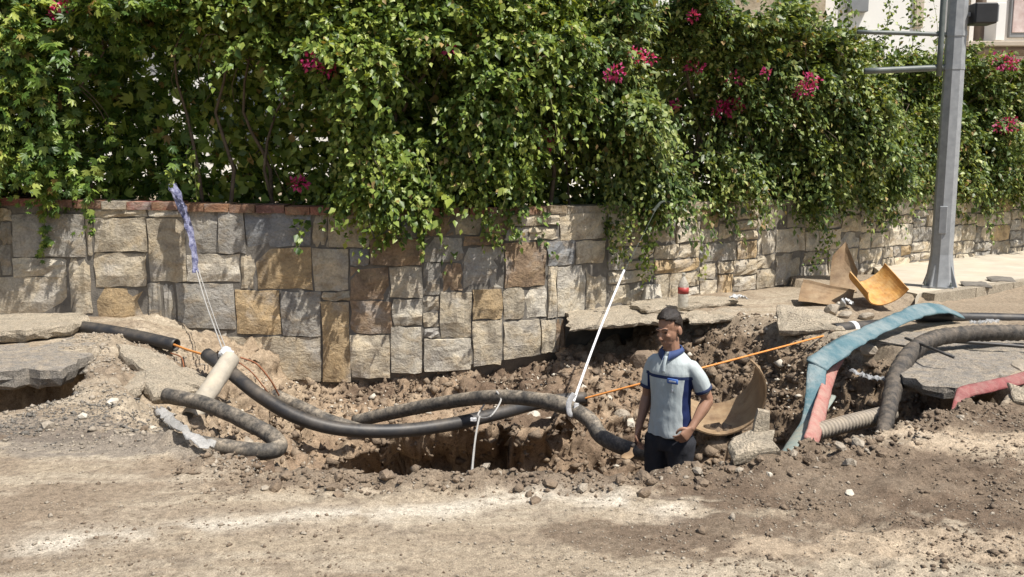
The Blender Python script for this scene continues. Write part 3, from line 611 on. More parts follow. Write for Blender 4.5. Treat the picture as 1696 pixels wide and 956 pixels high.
def shoots(n, s0, s1, kind, seed, K=22, lsize=(0.055, 0.085)):
    r = np.random.default_rng(seed)
    nc = int(n * 3 / 6); cs = r.uniform(s0, s1, nc); cz = r.uniform(1.1, 3.8, nc); ci = r.integers(0, nc, n * 3); cj = r.normal(0, 1, nc)
    s = cs[ci] + r.normal(0, .055, n * 3); z = cz[ci] + r.normal(0, .055, n * 3)
    b = bulge(s, z); dens = np.clip(0.20 + 1.9 * (b + 0.08), 0.025, 1) * (1 - 0.97 * sstep(0.35, 0.7, hole(s, z))) * (z < HT(s) - 0.1) * np.where(z < 1.3, 0.35, 1)
    dens *= 0.35 + 1.0 * fbm(s * 3.2, z * 3.2, 131, 2)
    b = b + .09 * cj[ci]; keep = r.random(nc)[ci] < dens; s, z, b = s[keep][:n], z[keep][:n], b[keep][:n]; m = len(s)
    p0, nw = to_world(s, z, b - 0.30)
    tang = np.stack([-nw[:, 1], nw[:, 0], 0 * s], -1)
    up = np.clip((z - 1.6) / 1.6, -0.3, 1.0)
    d = nw * r.uniform(0.5, 1.1, (m, 1)) + tang * r.normal(0, 0.45, (m, 1)) + np.array([0, 0, 1.0]) * (r.normal(0.05, 0.35, (m, 1)) + 0.45 * up[:, None])
    d /= np.linalg.norm(d, axis=1, keepdims=True); L = r.uniform(0.25, 0.52, (m, 1))
    L = np.where(r.random((m, 1)) < 0.06, L * 1.5, L); g = r.uniform(0.4, 1.3, (m, 1)) * np.where(up[:, None] > 0.85, 0.25, 1)
    t = (np.arange(K) + r.random((m, K))) / K
    pos = p0[:, None] + d[:, None] * (L * t)[..., None]; pos[..., 2] -= (g * L) * t ** 2 * 0.75
    tan = d[:, None] * np.ones((m, K, 1)); tan[..., 2] -= g * t * 1.2
    nn = np.broadcast_to(nw[:, None], pos.shape)
    pos = pos.reshape(-1, 3) + r.normal(0, 0.028, (m * K, 3)); tan = tan.reshape(-1, 3); nn = nn.reshape(-1, 3)
    ax = 0.5 * tan + r.normal(0, 0.55, pos.shape) + np.array([0, 0, -0.35]) + 0.25 * nn
    no = 0.35 * nn + np.array([0.32, -0.28, 0.75]) + r.normal(0, 0.42, pos.shape)
    sz = r.uniform(*lsize, len(pos)) * (1.1 - 0.35 * t.reshape(-1)) * np.exp(r.normal(0, .22, len(pos)))
    sh = (p0, d, L, g); return leaves(pos, ax, no, sz, kind), sh
def dangling(n, s0, s1, kind, seed, lsize, K=16):
    r = np.random.default_rng(seed); s = r.uniform(s0, s1, n); z = r.uniform(1.5, 2.35, n); k = r.random(n) < np.where(hole(s, z) > .3, .15, .4 + 1.2 * (fbm(s * 2, z * 0, 191, 2) - .3)) * (.12 + .88 * sstep(-.12, .16, bulge(s, z))); s, z = s[k], z[k]; m = len(s)
    o = np.maximum(bulge(s, z) + .08, r.uniform(.18, .5, m)); p0, nw = to_world(s, z, o); L = r.uniform(.3, .75, (m, 1)); t = (np.arange(K) + r.random((m, K))) / K
    tg = np.stack([-nw[:, 1], nw[:, 0], 0 * s], -1); pos = p0[:, None] + np.array([0, 0, -1.]) * (L * t)[..., None] + tg[:, None] * (r.normal(0, .10, (m, 1)) * t ** 1.5)[..., None] - nw[:, None] * (.25 * L * t ** 2)[..., None]
    pos = pos.reshape(-1, 3) + r.normal(0, .02, (m * K, 3)); nn = np.repeat(nw, K, 0)
    return leaves(pos, r.normal(0, .5, pos.shape) + np.array([0, 0, -.6]) + .2 * nn, .5 * nn + np.array([.3, -.2, .6]) + r.normal(0, .4, pos.shape), r.uniform(*lsize, len(pos)) * (1 - .45 * t.reshape(-1)), kind)
def backing(n, s0, s1, kind, seed):
    r = np.random.default_rng(seed); s = r.uniform(s0, s1, n); z = 1.02 + 2.6 * r.random(n)
    o = np.minimum(bulge(s, z) - 0.25, 0.05) - r.uniform(0, 0.45, n); keep = (r.random(n) > 0.985 * sstep(0.5, 0.8, hole(s, z))) & (z < HT(s) - 0.15); s, z, o = s[keep], z[keep], o[keep]
    o = np.where(z < 1.25, np.minimum(o, -0.02), o)
    pos, nw = to_world(s, z, o); ax = r.normal(0, 1, pos.shape) + np.array([0, 0, -0.5]); no = nw * 0.8 + r.normal(0, 0.6, pos.shape) + np.array([0, 0, .4])
    V, Fa = leaves(pos, ax, no, r.uniform(0.07, 0.12, len(pos)), kind)
    n = int(n * 1.25); s = r.uniform(s0, s1, n); z = 1.0 + 2.6 * r.random(n); o = -0.42 - r.uniform(0, 0.75, n)      # dense dark heart of the hedge
    keep = (r.random(n) > 0.985 * sstep(0.42, 0.7, hole(s, z))) & (z < HT(s) - 0.1); s, z, o = s[keep], z[keep], o[keep]
    pos, nw = to_world(s, z, o); V2, F2 = leaves(pos, r.normal(0, 1, pos.shape), nw + r.normal(0, .6, pos.shape), r.uniform(0.11, 0.17, len(pos)), kind)
    return np.concatenate([V, V2]), np.concatenate([Fa, F2 + len(V)])
def stems_mesh(name, paths, rad, seg=5):
    V = []; Fs = []
    for (pts, r0) in paths:
        path = catmull(pts, 8); fr = frames(path); b0 = len(V); N = len(path)
        for i, (p, (t_, n_, b_)) in enumerate(zip(path, fr)):
            rr = r0 * (1 - 0.75 * i / (N - 1))
            for k in range(seg): a = 2 * math.pi * k / seg; V.append(p + n_ * (math.cos(a) * rr) + b_ * (math.sin(a) * rr))
        for i in range(N - 1):
            for k in range(seg): k2 = (k + 1) % seg; Fs.append((b0 + i * seg + k, b0 + i * seg + k2, b0 + (i + 1) * seg + k2, b0 + (i + 1) * seg + k))
    return mesh(name, V, Fs)
def flower(parent, px, py, rad, n, seed, dim=0):
    r = np.random.default_rng(seed); s_, z_ = Wpx(px, py); o_ = float(bulge(np.array([s_]), np.array([z_]))[0]) + 0.24
    c, nw = to_world(np.array([s_]), np.array([z_]), np.array([o_]))
    off = r.normal(0, 1, (n, 3)); off /= np.linalg.norm(off, axis=1, keepdims=True); q = off * rad * r.uniform(0.4, 1, (n, 1)) * np.array([1.15, 0.7, 0.8])
    V, Fa = leaves(c + q, off + r.normal(0, .4, (n, 3)), off + r.normal(0, .8, (n, 3)) + np.array([0, -.3, .5]), r.uniform(0.04, 0.06, n), 'simple')
    f = link('flower_cluster', npmesh('flower_cluster', V, Fa), M['bract'], parent); f['kind'] = 'stuff'
SHR = [(-110, 335, 'creeper_shrub', 'dark green five-leaved creeper with pale gaps over the left end of the wall', 'palm', 'leaf_a', 620, 11, [(130, 20, .08, 26), (112, 30, .05, 14)], (0.085, 0.125), 1300),
       (335, 600, 'flowering_shrub', 'leafy shrub carrying one bright magenta bloom above the tied pipes', 'simple', 'leaf_b', 760, 12, [(536, 112, .085, 40), (553, 120, .085, 40), (495, 304, .07, 30)], (0.07, 0.105), 1100),
       (600, 770, 'climbing_shrub', 'bright green climbing shrub with a deep dark hollow in its side', 'simple', 'leaf_b', 560, 13, [(740, 85, .06, 14)], (0.07, 0.105), 900),
       (770, 950, 'climbing_shrub', 'sunlit yellow-green climber bulging over the bend of the wall', 'simple', 'leaf_b', 700, 14, [(923, 222, .085, 40), (914, 240, .06, 20)], (0.065, 0.10), 1000),
       (950, 1210, 'flowering_shrub', 'bougainvillea with several scattered crimson blooms above the standing man', 'simple', 'leaf_c', 950, 15, [(1012, 96, .08, 34), (1036, 103, .06, 18), (967, 128, .09, 34), (1147, 111, .085, 26), (1190, 133, .08, 24), (1146, 170, .05, 18), (1192, 182, .1, 46), (1209, 176, .095, 40), (1112, 33, .06, 18), (1075, 160, .05, 10)], (0.065, 0.10), 1500),
       (1210, 1545, 'flowering_shrub', 'broad bougainvillea with one crimson spray between the man and the steel pole', 'simple', 'leaf_c', 1900, 16, [(1268, 140, .095, 34), (1270, 155, .09, 30), (1204, 128, .05, 10)], (0.065, 0.10), 2600),
       (1545, 1790, 'flowering_shrub', 'bougainvillea with faded pink blooms beyond the steel pole', 'simple', 'leaf_c', 1700, 17, [(1620, 106, .16, 50), (1612, 210, .15, 40), (1628, 112, .1, 26)], (0.07, 0.105), 2400)]
for (a, b, nm, lab, kind, lm, n, seed, fl, lsz, nb) in SHR:
    s0, s1 = S(a), S(b); root = empty(nm, W3((s0 + s1) / 2, 0.98, -0.45), lab, 'shrub', 'climbing shrubs of the hedge along the wall')
    (V1, F1), sh = shoots(n, s0, s1, kind, seed, 24 if kind == 'palm' else 34, lsz); V2, F2 = backing(int(nb * (2.2 if kind == 'palm' else 2.4)), s0, s1, kind, seed + 50)
    V3, F3 = dangling(int((48 if s1 > S540 else 26) * (s1 - s0)), s0, s1, kind, seed + 90, lsz)
    fo = link('foliage', npmesh('foliage', np.concatenate([V1, V2, V3]), np.concatenate([F1, F2 + len(V1), F3 + len(V1) + len(V2)])), M[lm], root); fo['kind'] = 'stuff'
    paths = []; r = random.Random(seed)
    for k in range(0, len(sh[0]), 4):
        p = Vector(sh[0][k]); d = Vector(sh[1][k]); L = float(sh[2][k][0]); g = float(sh[3][k][0])
        paths.append(([p, p + d * L * .5 - Vector((0, 0, g * L * .19)), p + d * L - Vector((0, 0, g * L * .75))], 0.0045))
    canes = []
    for k in range(int(4 + 2.2 * (s1 - s0))):
        s_ = r.uniform(s0 + .1, s1 - .1); za = r.uniform(1.5, 2.9); q = []
        for j, (ds, dz, do) in enumerate(((0, 0, -.35), (.15, .25, -.05), (.35, .28, .12), (.6, .05, .16), (.72, -.25, .12))):
            sg_ = 1 if k % 2 else -1; ss_ = s_ + ds * sg_ * .8; zz_ = za + dz; q.append(W3(ss_, zz_, float(bulge(np.array([ss_]), np.array([zz_]))[0]) + do - .04))
        canes.append((q, r.uniform(.006, .011)))
    cn = link('canes', stems_mesh('canes', canes, 0), M['stem'], root); cn['kind'] = 'stuff'
    st = link('twigs', stems_mesh('twigs', paths, 0), M['green_stem'], root); st['kind'] = 'stuff'
    for k in range(max(3, int((s1 - s0) / 0.45))):
        s_ = r.uniform(s0 + .1, s1 - .1); q = [W3(s_ + 0.12 * r.uniform(-1, 1) * j, 0.95 + 0.62 * j, -0.45 + r.uniform(-.12, .12) + 0.05 * j) for j in range(5)]
        link('trunk', stems_mesh('trunk', [(q, r.uniform(.018, .04))], 0, 7), M['stem'], root, smooth=True)
    for k, (px, py, rad, nf) in enumerate(fl): flower(root, px, py, rad * 1.25, int(nf * 1.7), seed * 10 + k)
# trailing strands that hang over the wall
def strand(pxs, offs, lab, lm, nleaf, seed, lsz=(0.05, 0.085), spread=0.05, kind='simple'):
    r = np.random.default_rng(seed); pts = []
    for (px, py), o in zip(pxs, offs): s_, z_ = Wpx(px, py); pts.append(W3(s_, z_, o))
    root = empty('trailing_vine', pts[0], lab, 'vine', 'vine strands trailing over the wall')
    path = catmull(pts, 30); arr = np.array(path); t = np.sort(r.random(nleaf)); ii = t * (len(arr) - 1); i0 = np.floor(ii).astype(int).clip(0, len(arr) - 2)
    pos = arr[i0] + (arr[i0 + 1] - arr[i0]) * (ii - i0)[:, None] + r.normal(0, 1, (nleaf, 3)) * np.array([spread, spread * .6, spread]) * (1.15 - t[:, None] * .7)
    tan = arr[i0 + 1] - arr[i0]; tan /= np.linalg.norm(tan, axis=1, keepdims=True)
    V, Fa = leaves(pos, tan * .4 + r.normal(0, .6, pos.shape) + np.array([0, -.1, -.3]), np.array([.25, -.6, .6]) + r.normal(0, .45, pos.shape), r.uniform(*lsz, nleaf) * (1.1 - .4 * t), kind)
    f = link('leaves', npmesh('leaves', V, Fa), M[lm], root); f['kind'] = 'stuff'
    link('stem', stems_mesh('stem', [(pts, 0.006)], 0), M['green_stem'], root)
strand([(75, 250), (95, 310), (85, 350), (82, 390), (72, 425)], [.1, .16, .14, .1, .07], 'yellow-green creeper strand hanging down the wall left of the blue sling', 'leaf_a', 85, 1, (.06, .10), .05, 'palm')
strand([(325, 265), (328, 300), (330, 335)], [.05, .08, .07], 'short yellow-green sprig beside the top of the blue sling', 'leaf_b', 28, 2, (.05, .08), .03)
strand([(560, 230), (590, 290), (640, 330), (690, 350)], [.15, .22, .2, .12], 'arching vine strand reaching the brick coping below the big magenta bloom', 'leaf_b', 80, 3)
strand([(770, 240), (790, 310), (800, 350), (815, 400)], [.2, .28, .24, .16], 'bushy green strand dropping over the coping before the wall bends', 'leaf_b', 170, 4, (.05, .085), .10)
strand([(835, 250), (825, 330), (812, 380), (830, 420)], [.2, .25, .2, .1], 'thin green strand hanging lowest before the wall bends', 'leaf_b', 80, 5, (.05, .08), .06)
strand([(700, 250), (715, 300), (705, 345), (700, 372)], [.1, .2, .2, .12], 'leafy strand dangling over the ochre stones of the wall', 'leaf_b', 90, 6, (.05, .085), .08)
strand([(1015, 270), (1020, 330), (1010, 370), (1012, 430)], [.2, .28, .25, .14], 'dense dark strand hanging behind the white strap', 'leaf_c', 420, 7, (.05, .085), .13)
strand([(1050, 280), (1055, 340), (1048, 400), (1055, 462)], [.2, .3, .25, .14], 'long green strand hanging just right of the white strap', 'leaf_b', 300, 8, (.05, .085), .09)
strand([(985, 260), (990, 310), (985, 350)], [.2, .25, .2], 'dark leafy strand left of the white strap', 'leaf_c', 130, 9, (.05, .085), .10)
strand([(1140, 330), (1148, 380), (1155, 420), (1160, 462)], [.06, .09, .1, .1], 'short dark large-leaved strand on the wall above the bottle', 'leaf_c', 16, 10, (.09, .12), .03)
strand([(1215, 280), (1240, 330), (1250, 375)], [.2, .25, .18], 'leafy strand on the wall between the bottle and the rusty plates', 'leaf_c', 120, 18, (.05, .085), .12)
strand([(1330, 270), (1345, 330), (1350, 400), (1335, 450)], [.2, .25, .18, .1], 'long pale green strand hanging above the rusty plates', 'leaf_b', 240, 19, (.05, .09), .11)
strand([(1290, 280), (1300, 340), (1310, 365)], [.2, .25, .18], 'short tufted strand left of the rusty plates', 'leaf_c', 120, 20, (.05, .09), .12)
strand([(1450, 270), (1455, 330), (1452, 372)], [.2, .25, .18], 'leafy strand on the wall left of the steel pole', 'leaf_c', 110, 21, (.05, .09), .11)
strand([(1625, 260), (1632, 310), (1630, 350)], [.2, .25, .18], 'leafy strand on the wall right of the steel pole', 'leaf_c', 110, 22, (.06, .1), .12)
strand([(1460, 120), (1462, 60), (1468, 10), (1466, -40)], [0, .05, .05, 0], 'upright climbing shoot above the lower sign arm', 'leaf_b', 110, 23, (.06, .1), .07)
strand([(1505, 130), (1508, 60), (1510, 10), (1512, -50)], [0, .05, .05, 0], 'thick upright climbing shoot twined on the upper sign arm', 'leaf_b', 260, 24, (.06, .1), .12)
strand([(1545, 130), (1547, 70), (1546, 30), (1543, -10)], [0, .05, .05, 0], 'sparse upright shoot beside the steel pole', 'leaf_b', 70, 25, (.06, .1), .08)
strand([(1395, 100), (1400, 50), (1395, 10), (1390, -30)], [0, .05, .05, 0], 'upright leafy shoot rising before the pale house', 'leaf_b', 90, 26, (.06, .1), .08)
strand([(1365, 90), (1372, 50), (1380, 15), (1385, -20)], [0, .05, .05, 0], 'leaning leafy shoot rising before the stone bay', 'leaf_b', 110, 27, (.06, .1), .09)

# ------------------------------------------------------------------ steel pole with sign arms and signal box
pb = G(1556, 476, 0.105)
pole = empty('steel_pole', pb, 'tall tapered octagonal steel pole with sign arms standing on the pavement', 'pole')
def octo(name, levels, c, mat, parent, rot=0.2, n=8):
    V = []; Fs = []
    for z, r in levels:
        for k in range(n): a = 2 * math.pi * k / n + rot; V.append((c.x + r * math.cos(a), c.y + r * math.sin(a), z))
    for i in range(len(levels) - 1):
        for k in range(n): k2 = (k + 1) % n; Fs.append((i * n + k, i * n + k2, (i + 1) * n + k2, (i + 1) * n + k))
    Fs.append(tuple(range(n))[::-1]); Fs.append(tuple((len(levels) - 1) * n + k for k in range(n)))
    return link(name, mesh(name, V, Fs), mat, parent)
z0 = pb.z
octo('shaft', [(z0 + 0.02, .185), (z0 + .12, .165), (z0 + .42, .128), (z0 + 2, .122), (z0 + 3.6, .112), (z0 + 7.5, .085)], pb, M['steel'], pole)
octo('base_flange', [(z0 - 0.005, .25), (z0 + .025, .25)], pb, M['steel'], pole, 0.2, 4)
for k in range(4):
    a = math.pi / 4 * 2 * k + 0.6; d = Vector((math.cos(a), math.sin(a), 0)); s_ = d.cross(Vector((0, 0, 1))) * 0.008
    q = [pb + d * .15, pb + d * .225, pb + d * .12]; V = []
    for sg in (1, -1): V += [Vector((q[0].x, q[0].y, z0 + .02)) + s_ * sg, Vector((q[1].x, q[1].y, z0 + .02)) + s_ * sg, Vector((q[2].x, q[2].y, z0 + .34)) + s_ * sg]
    link('base_gusset', mesh('base_gusset', V, [(0, 1, 2), (5, 4, 3), (0, 3, 4, 1), (1, 4, 5, 2), (2, 5, 3, 0)]), M['steel'], pole)
dp = pb.y
for k in range(4):
    a = .2 + math.pi / 2 * k; c_ = Vector((pb.x + .205 * math.cos(a), pb.y + .205 * math.sin(a), 0)); octo('anchor_bolt', [(z0 + .024, .017), (z0 + .06, .017), (z0 + .062, .009), (z0 + .085, .009)], c_, M['steel_dark'], pole, 0, 6)
dr_ = link('access_door', box_mesh('access_door', (0, 0, 0), (.09, .02, .34), .006), M['steel'], pole); dr_.parent = pole; dr_.matrix_parent_inverse = Matrix(); dr_.location = (-.062, -.108, .85); dr_.rotation_euler = (0, 0, math.radians(-28))
def zat(py): return P(1570, py, dp).z
for py in (57, 112):
    zz = zat(py); octo('clamp_band', [(zz - .03, .124), (zz + .03, .123)], pb, M['steel'], pole, 0.2, 8)
sf = empty('sign_frame', pb + Vector((-.3, 0, 3)), 'dark sign frame of one upright tube and two arms fixed left of the steel pole', 'sign frame')
yy = dp - 0.02
a, b_ = P(1566, -60, yy), P(1555, 126, yy)
link('upright', tube_mesh('upright', [a, b_], .035, 4, 8), M['steel_dark'], sf, smooth=True)
for (xa, ya, xb, yb, rr) in ((1420, 53, 1590, 58, .026), (1432, 118, 1588, 111, .038)):
    link('arm', tube_mesh('arm', [P(xa, ya, yy + .05), P(xb, yb, yy + .02)], rr, 6, 8), M['steel_dark'], sf, smooth=True)
bx = P(1626, 24, dp - 0.05); sg = empty('signal_box', bx, 'black box housing bracketed to the right of the steel pole', 'signal box')
link('housing', box_mesh('housing', bx, (.27, .24, .24), .015), M['black_box'], sg)
link('door_plate', box_mesh('door_plate', bx + Vector((.145, 0, 0)), (.02, .2, .2), .006), M['grey_frame'], sg)
link('bracket', box_mesh('bracket', bx + Vector((-.17, 0.02, 0)), (.12, .05, .05), .006), M['steel'], sg)

# ------------------------------------------------------------------ broken slabs and rocks
def slab(name, pts, thick, mat, label, cat, group=None, sub=0.09, seed=0, jag=0.03, parent=None):
    """pts: 3D top outline; a broken plate with a ragged rim and a rough rim face"""
    r = random.Random(seed); ring = []
    for i in range(len(pts)):
        a, b = Vector(pts[i]), Vector(pts[(i + 1) % len(pts)]); n = max(1, int((b - a).length / sub))
        for k in range(n):
            q = a.lerp(b, k / n); q += Vector((r.uniform(-jag, jag), r.uniform(-jag, jag), r.uniform(-.006, .006))); ring.append(q)
    c = sum(ring, Vector()) / len(ring); n = len(ring); V = []
    up = Vector((0, 0, 0))
    for i in range(n): up += (ring[i] - c).cross(ring[(i + 1) % n] - c)
    up.normalize()
    if up.z < 0: up = -up
    lay = [(0.88, 0.0), (1.0, -0.012), (1.0 + 0.01, -thick * .45), (0.985, -thick * .8), (0.93, -thick)]
    for f, h in lay:
        for q in ring: V.append(c + (q - c) * (f + (r.uniform(-.02, .02) if h < -0.02 else 0)) + up * (h + (r.uniform(-.012, .012) if h < -.02 else r.uniform(-.004, .004))))
    top = len(V); V.append(c + up * 0.003); bot = len(V); V.append(c - up * thick); Fs = []
    for l in range(len(lay) - 1):
        for i in range(n): j = (i + 1) % n; Fs.append((l * n + i, (l + 1) * n + i, (l + 1) * n + j, l * n + j))
    for i in range(n): j = (i + 1) % n; Fs.append((top, i, j)); Fs.append((bot, (len(lay) - 1) * n + j, (len(lay) - 1) * n + i))
    bm = bmesh.new(); me = mesh(name, [v - c for v in V], Fs); bm.from_mesh(me); bpy.data.meshes.remove(me)
    bmesh.ops.triangulate(bm, faces=bm.faces[:]); bmesh.ops.subdivide_edges(bm, edges=[e for e in bm.edges if e.calc_length() > sub * 1.2], cuts=2, use_grid_fill=True)
    bmesh.ops.triangulate(bm, faces=bm.faces[:]); bmesh.ops.subdivide_edges(bm, edges=[e for e in bm.edges if e.calc_length() > sub * 1.0], cuts=1)
    co = np.array([v.co[:] for v in bm.verts]) + np.array(c[:]); dz = (n3(co * 7, seed) - .5) * .035 + (n3(co * 19, seed + 1) - .5) * .022 + (n3(co * 45, seed + 2) - .5) * .012
    for v, q in zip(bm.verts, dz): v.co += up * float(q) * (.55 if name == 'road_slab' else 1.0 if thick > .05 else .5)
    o = link(name, bm_mesh(name, bm), mat, parent, loc=c); return tag(o, label, cat, group)
M['soil_clod'] = simple_mat('soil_clod', (0.205, 0.152, 0.105), (0.35, 0.27, 0.19), 7, 0.95, 0.8, 0.03, 40)
def GP_(lst, z): return [G(x, y, z) for x, y in lst]
slab('pavement_slab', GP_([(-90, 517), (0, 518), (60, 515), (128, 517), (148, 526), (120, 536), (60, 545), (-90, 553)], 0.13), 0.13, M['concrete'], 'thick undercut concrete slab jutting out over the black pipe by the wall', 'slab', seed=1)
slab('road_slab', GP_([(-120, 560), (60, 556), (150, 560), (185, 572), (140, 590), (98, 612), (50, 608), (-10, 614), (-120, 620)], 0.0), 0.17, M['asphalt'], 'large broken road slab overhanging a dark cavity at the pit edge', 'slab', seed=2)
for k, (lst, zs, lab) in enumerate((
    ([(112, 662), (190, 612), (245, 618), (230, 650), (180, 676), (125, 690)], -0.06, 'tilted tan road fragment lying below the overhanging road slab'),
    ([(195, 600), (250, 596), (335, 612), (350, 632), (280, 628), (215, 615)], -0.10, 'long cracked road fragment below the loose black pipe end'),
    ([(255, 632), (330, 640), (300, 655), (262, 662), (235, 650)], -0.12, 'small flat road fragment beside the leaning grey pipe'))):
    q = np.array([(p.x, p.y, gz(p.x, p.y)) for p in GP_(lst, zs)]); A = np.c_[q[:, :2], np.ones(len(q))]; cf = np.linalg.lstsq(A, q[:, 2], rcond=None)[0]
    pts = [Vector((x, y, float(cf @ np.array((x, y, 1))) + .06 + .04 * (k - 1))) for x, y, _ in q]
    slab('road_fragment', pts, 0.09, M['concrete'], lab, 'fragment', 'broken road fragments left of the pit', seed=10 + k)
slab('pavement_slab', GP_([(938, 512), (1000, 500), (1062, 498), (1110, 500), (1170, 505), (1180, 516), (1120, 526), (1060, 531), (1000, 536), (945, 540)], -0.02), 0.07, M['concrete'], 'thin undercut pavement slab along the wall behind the man', 'slab', seed=21)
slab('flagstone', GP_([(1040, 498), (1100, 493), (1170, 489), (1215, 491), (1222, 499), (1150, 506), (1070, 512)], 0.05), 0.06, M['concrete'], 'pale loose flagstone lying on the undercut pavement by the bottle', 'flagstone', seed=22)
slab('flagstone', GP_([(1130, 516), (1200, 509), (1262, 512), (1258, 519), (1200, 527), (1140, 530)], -0.01), 0.06, M['concrete'], 'dark-edged flagstone sticking out over the pit right of the man', 'flagstone', seed=23)
slab('road_slab', GP_([(1398, 556), (1480, 546), (1580, 552), (1696, 562), (1700, 600), (1655, 624), (1590, 640), (1530, 634), (1497, 622), (1492, 600), (1512, 574), (1460, 566)], 0.012), 0.12, M['asphalt'], 'pale cracked road slab below the black wrapped hose', 'slab', seed=24)
a_, b_ = Wpx(1075, 505), 0
v0 = W3(S(1062), 0.02, 0.10)
slab('wall_stone', [v0, v0 + Vector((.24, .16, 0.0)), v0 + Vector((.22, .19, .17)), v0 + Vector((.02, .05, .19))], 0.07, M['rock_pale'], 'squared pale stone leaning against the foot of the wall', 'stone', seed=25, jag=.012)
def rock(name, loc, size, mat, label, group, seed, cat='rock', flat=0.65, sink=0.25):
    r = random.Random(seed); bm = bmesh.new(); bmesh.ops.create_icosphere(bm, subdivisions=1 if size < .08 else 2, radius=1)
    pl = [Vector((r.gauss(0, 1), r.gauss(0, 1), r.gauss(0, 1))).normalized() for _ in range(9)]; hs = [r.uniform(.55, .9) for _ in pl]
    for v in bm.verts:
        for n, h in zip(pl, hs):
            d = v.co.dot(n)
            if d > h: v.co -= n * (d - h)
        v.co *= 1 + r.uniform(-.13, .13) * (1 if size < .08 else .4)
    sc_ = Vector((size * r.uniform(.85, 1.2), size * r.uniform(.75, 1.1), size * flat * r.uniform(.8, 1.1)))
    bmesh.ops.scale(bm, vec=sc_, verts=bm.verts)
    bmesh.ops.rotate(bm, matrix=Euler((r.uniform(-.4, .4), r.uniform(-.4, .4), r.uniform(0, 6))).to_matrix(), verts=bm.verts)
    o = link(name, bm_mesh(name, bm), mat, loc=(loc[0], loc[1], loc[2] + sc_.z * (1 - 2 * sink)))
    return tag(o, label, cat, group)
def on_ground(px, py):              # walk along the pixel's ray to the ground sheet
    r = ray(px, py); r = r / r.y; t = 2.9; prev = 2.9
    while t < 16:
        p = Vector((0, 0, CAMH)) + r * t
        if p.z <= gz(p.x, p.y): return p
        t += 0.02
    return G(px, py)
for k, (px, py, w, m_, lab, grp, fl) in enumerate([
    (882, 692, 15, 'rock_pale', 'white rock on the pit bank under the sagging pipe', 'white rocks on the pit bank', .9), (908, 700, 17, 'rock_pale', 'white rock on the pit bank under the sagging pipe', 'white rocks on the pit bank', .8),
    (1045, 702, 11, 'rock_pale', 'white rock on the bank beside the man\'s lowered arm', None, .8), (1030, 690, 14, 'rock', 'brown stone on the bank beside the man\'s lowered arm', None, .8),
    (1068, 608, 30, 'clod', 'big upright clump of earth behind the man', None, 1.0), (1275, 787, 7, 'rock_pale', 'lone white stone on the mud below the curved steel plate', None, .9),
    (1690, 606, 18, 'rock', 'grey rock on the road beside the red hose', None, .7), (1408, 816, 11, 'rock_pale', 'flat pale stone lying on the dark mud', None, .3),
    (1378, 512, 20, 'rock', 'broken kerb rubble in front of the rusty plates', 'rubble in front of the rusty plates', .6), (1352, 520, 16, 'rock', 'broken kerb rubble in front of the rusty plates', 'rubble in front of the rusty plates', .6),
    (1400, 522, 16, 'rock', 'broken kerb rubble in front of the rusty plates', 'rubble in front of the rusty plates', .5), (1435, 524, 16, 'rock', 'broken kerb rubble in front of the rusty plates', 'rubble in front of the rusty plates', .6),
    (1390, 506, 12, 'rock_pale', 'broken kerb rubble in front of the rusty plates', 'rubble in front of the rusty plates', .6), (1365, 532, 12, 'rock', 'broken kerb rubble in front of the rusty plates', 'rubble in front of the rusty plates', .6),
    (1440, 580, 16, 'rock', 'brown boulder wedged under the blue hose', None, .9), (1590, 690, 8, 'rock', 'small stone at the pit edge below the red hose', None, .7)]):
    p = on_ground(px, py + w * .3); rock('rock', p, w * p.y / F, M[m_], lab, grp, 300 + k, flat=fl)
p = on_ground(1340, 540)
slab('concrete_fragment', [p + Vector((-.32, -.14, .0)), p + Vector((.24, -.28, .02)), p + Vector((.38, .05, .06)), p + Vector((-.02, .2, .18)), p + Vector((-.3, .16, .2))], .07, M['concrete'], 'large tilted concrete fragment at the right bank of the pit', 'fragment', seed=31)
for k, (px, py, lab) in enumerate(((1613, 472, 'dark flat tile fragment on the pavement nearest the steel pole'), (1657, 464, 'second dark tile fragment on the pavement past the pole'))):
    p = G(px, py, 0.12); slab('tile_fragment', [p + Vector((-.17, -.1, .02)), p + Vector((.17, -.12, .0)), p + Vector((.2, .1, .03)), p + Vector((-.12, .14, .04))], .035, M['mortar'], lab, 'fragment', seed=33 + k, jag=.02)
p = on_ground(1684, 664); slab('road_fragment', [p + Vector((-.05, -.1, .02)), p + Vector((.12, -.16, .0)), p + Vector((.16, .0, .06)), p + Vector((-.02, .16, .1))], .03, M['concrete'], 'pointed pale fragment by the edge of the mud below the red hose', 'fragment', seed=36)
p = on_ground(1245, 752); p.z += .02
slab('concrete_fragment', [p + Vector((-.14, -.1, .0)), p + Vector((.12, -.08, .03)), p + Vector((.16, .1, .10)), p + Vector((-.1, .12, .06))], .05, M['concrete'], 'flat grey fragment lying on the pit edge by the curved steel plate', 'fragment', seed=37)
slab('concrete_fragment', [p + Vector((.02, .08, .02)), p + Vector((.10, .07, .0)), p + Vector((.13, .11, .19)), p + Vector((.06, .11, .20))], .04, M['concrete'], 'upright grey fragment propped against the curved steel plate', 'fragment', seed=38, jag=.012)
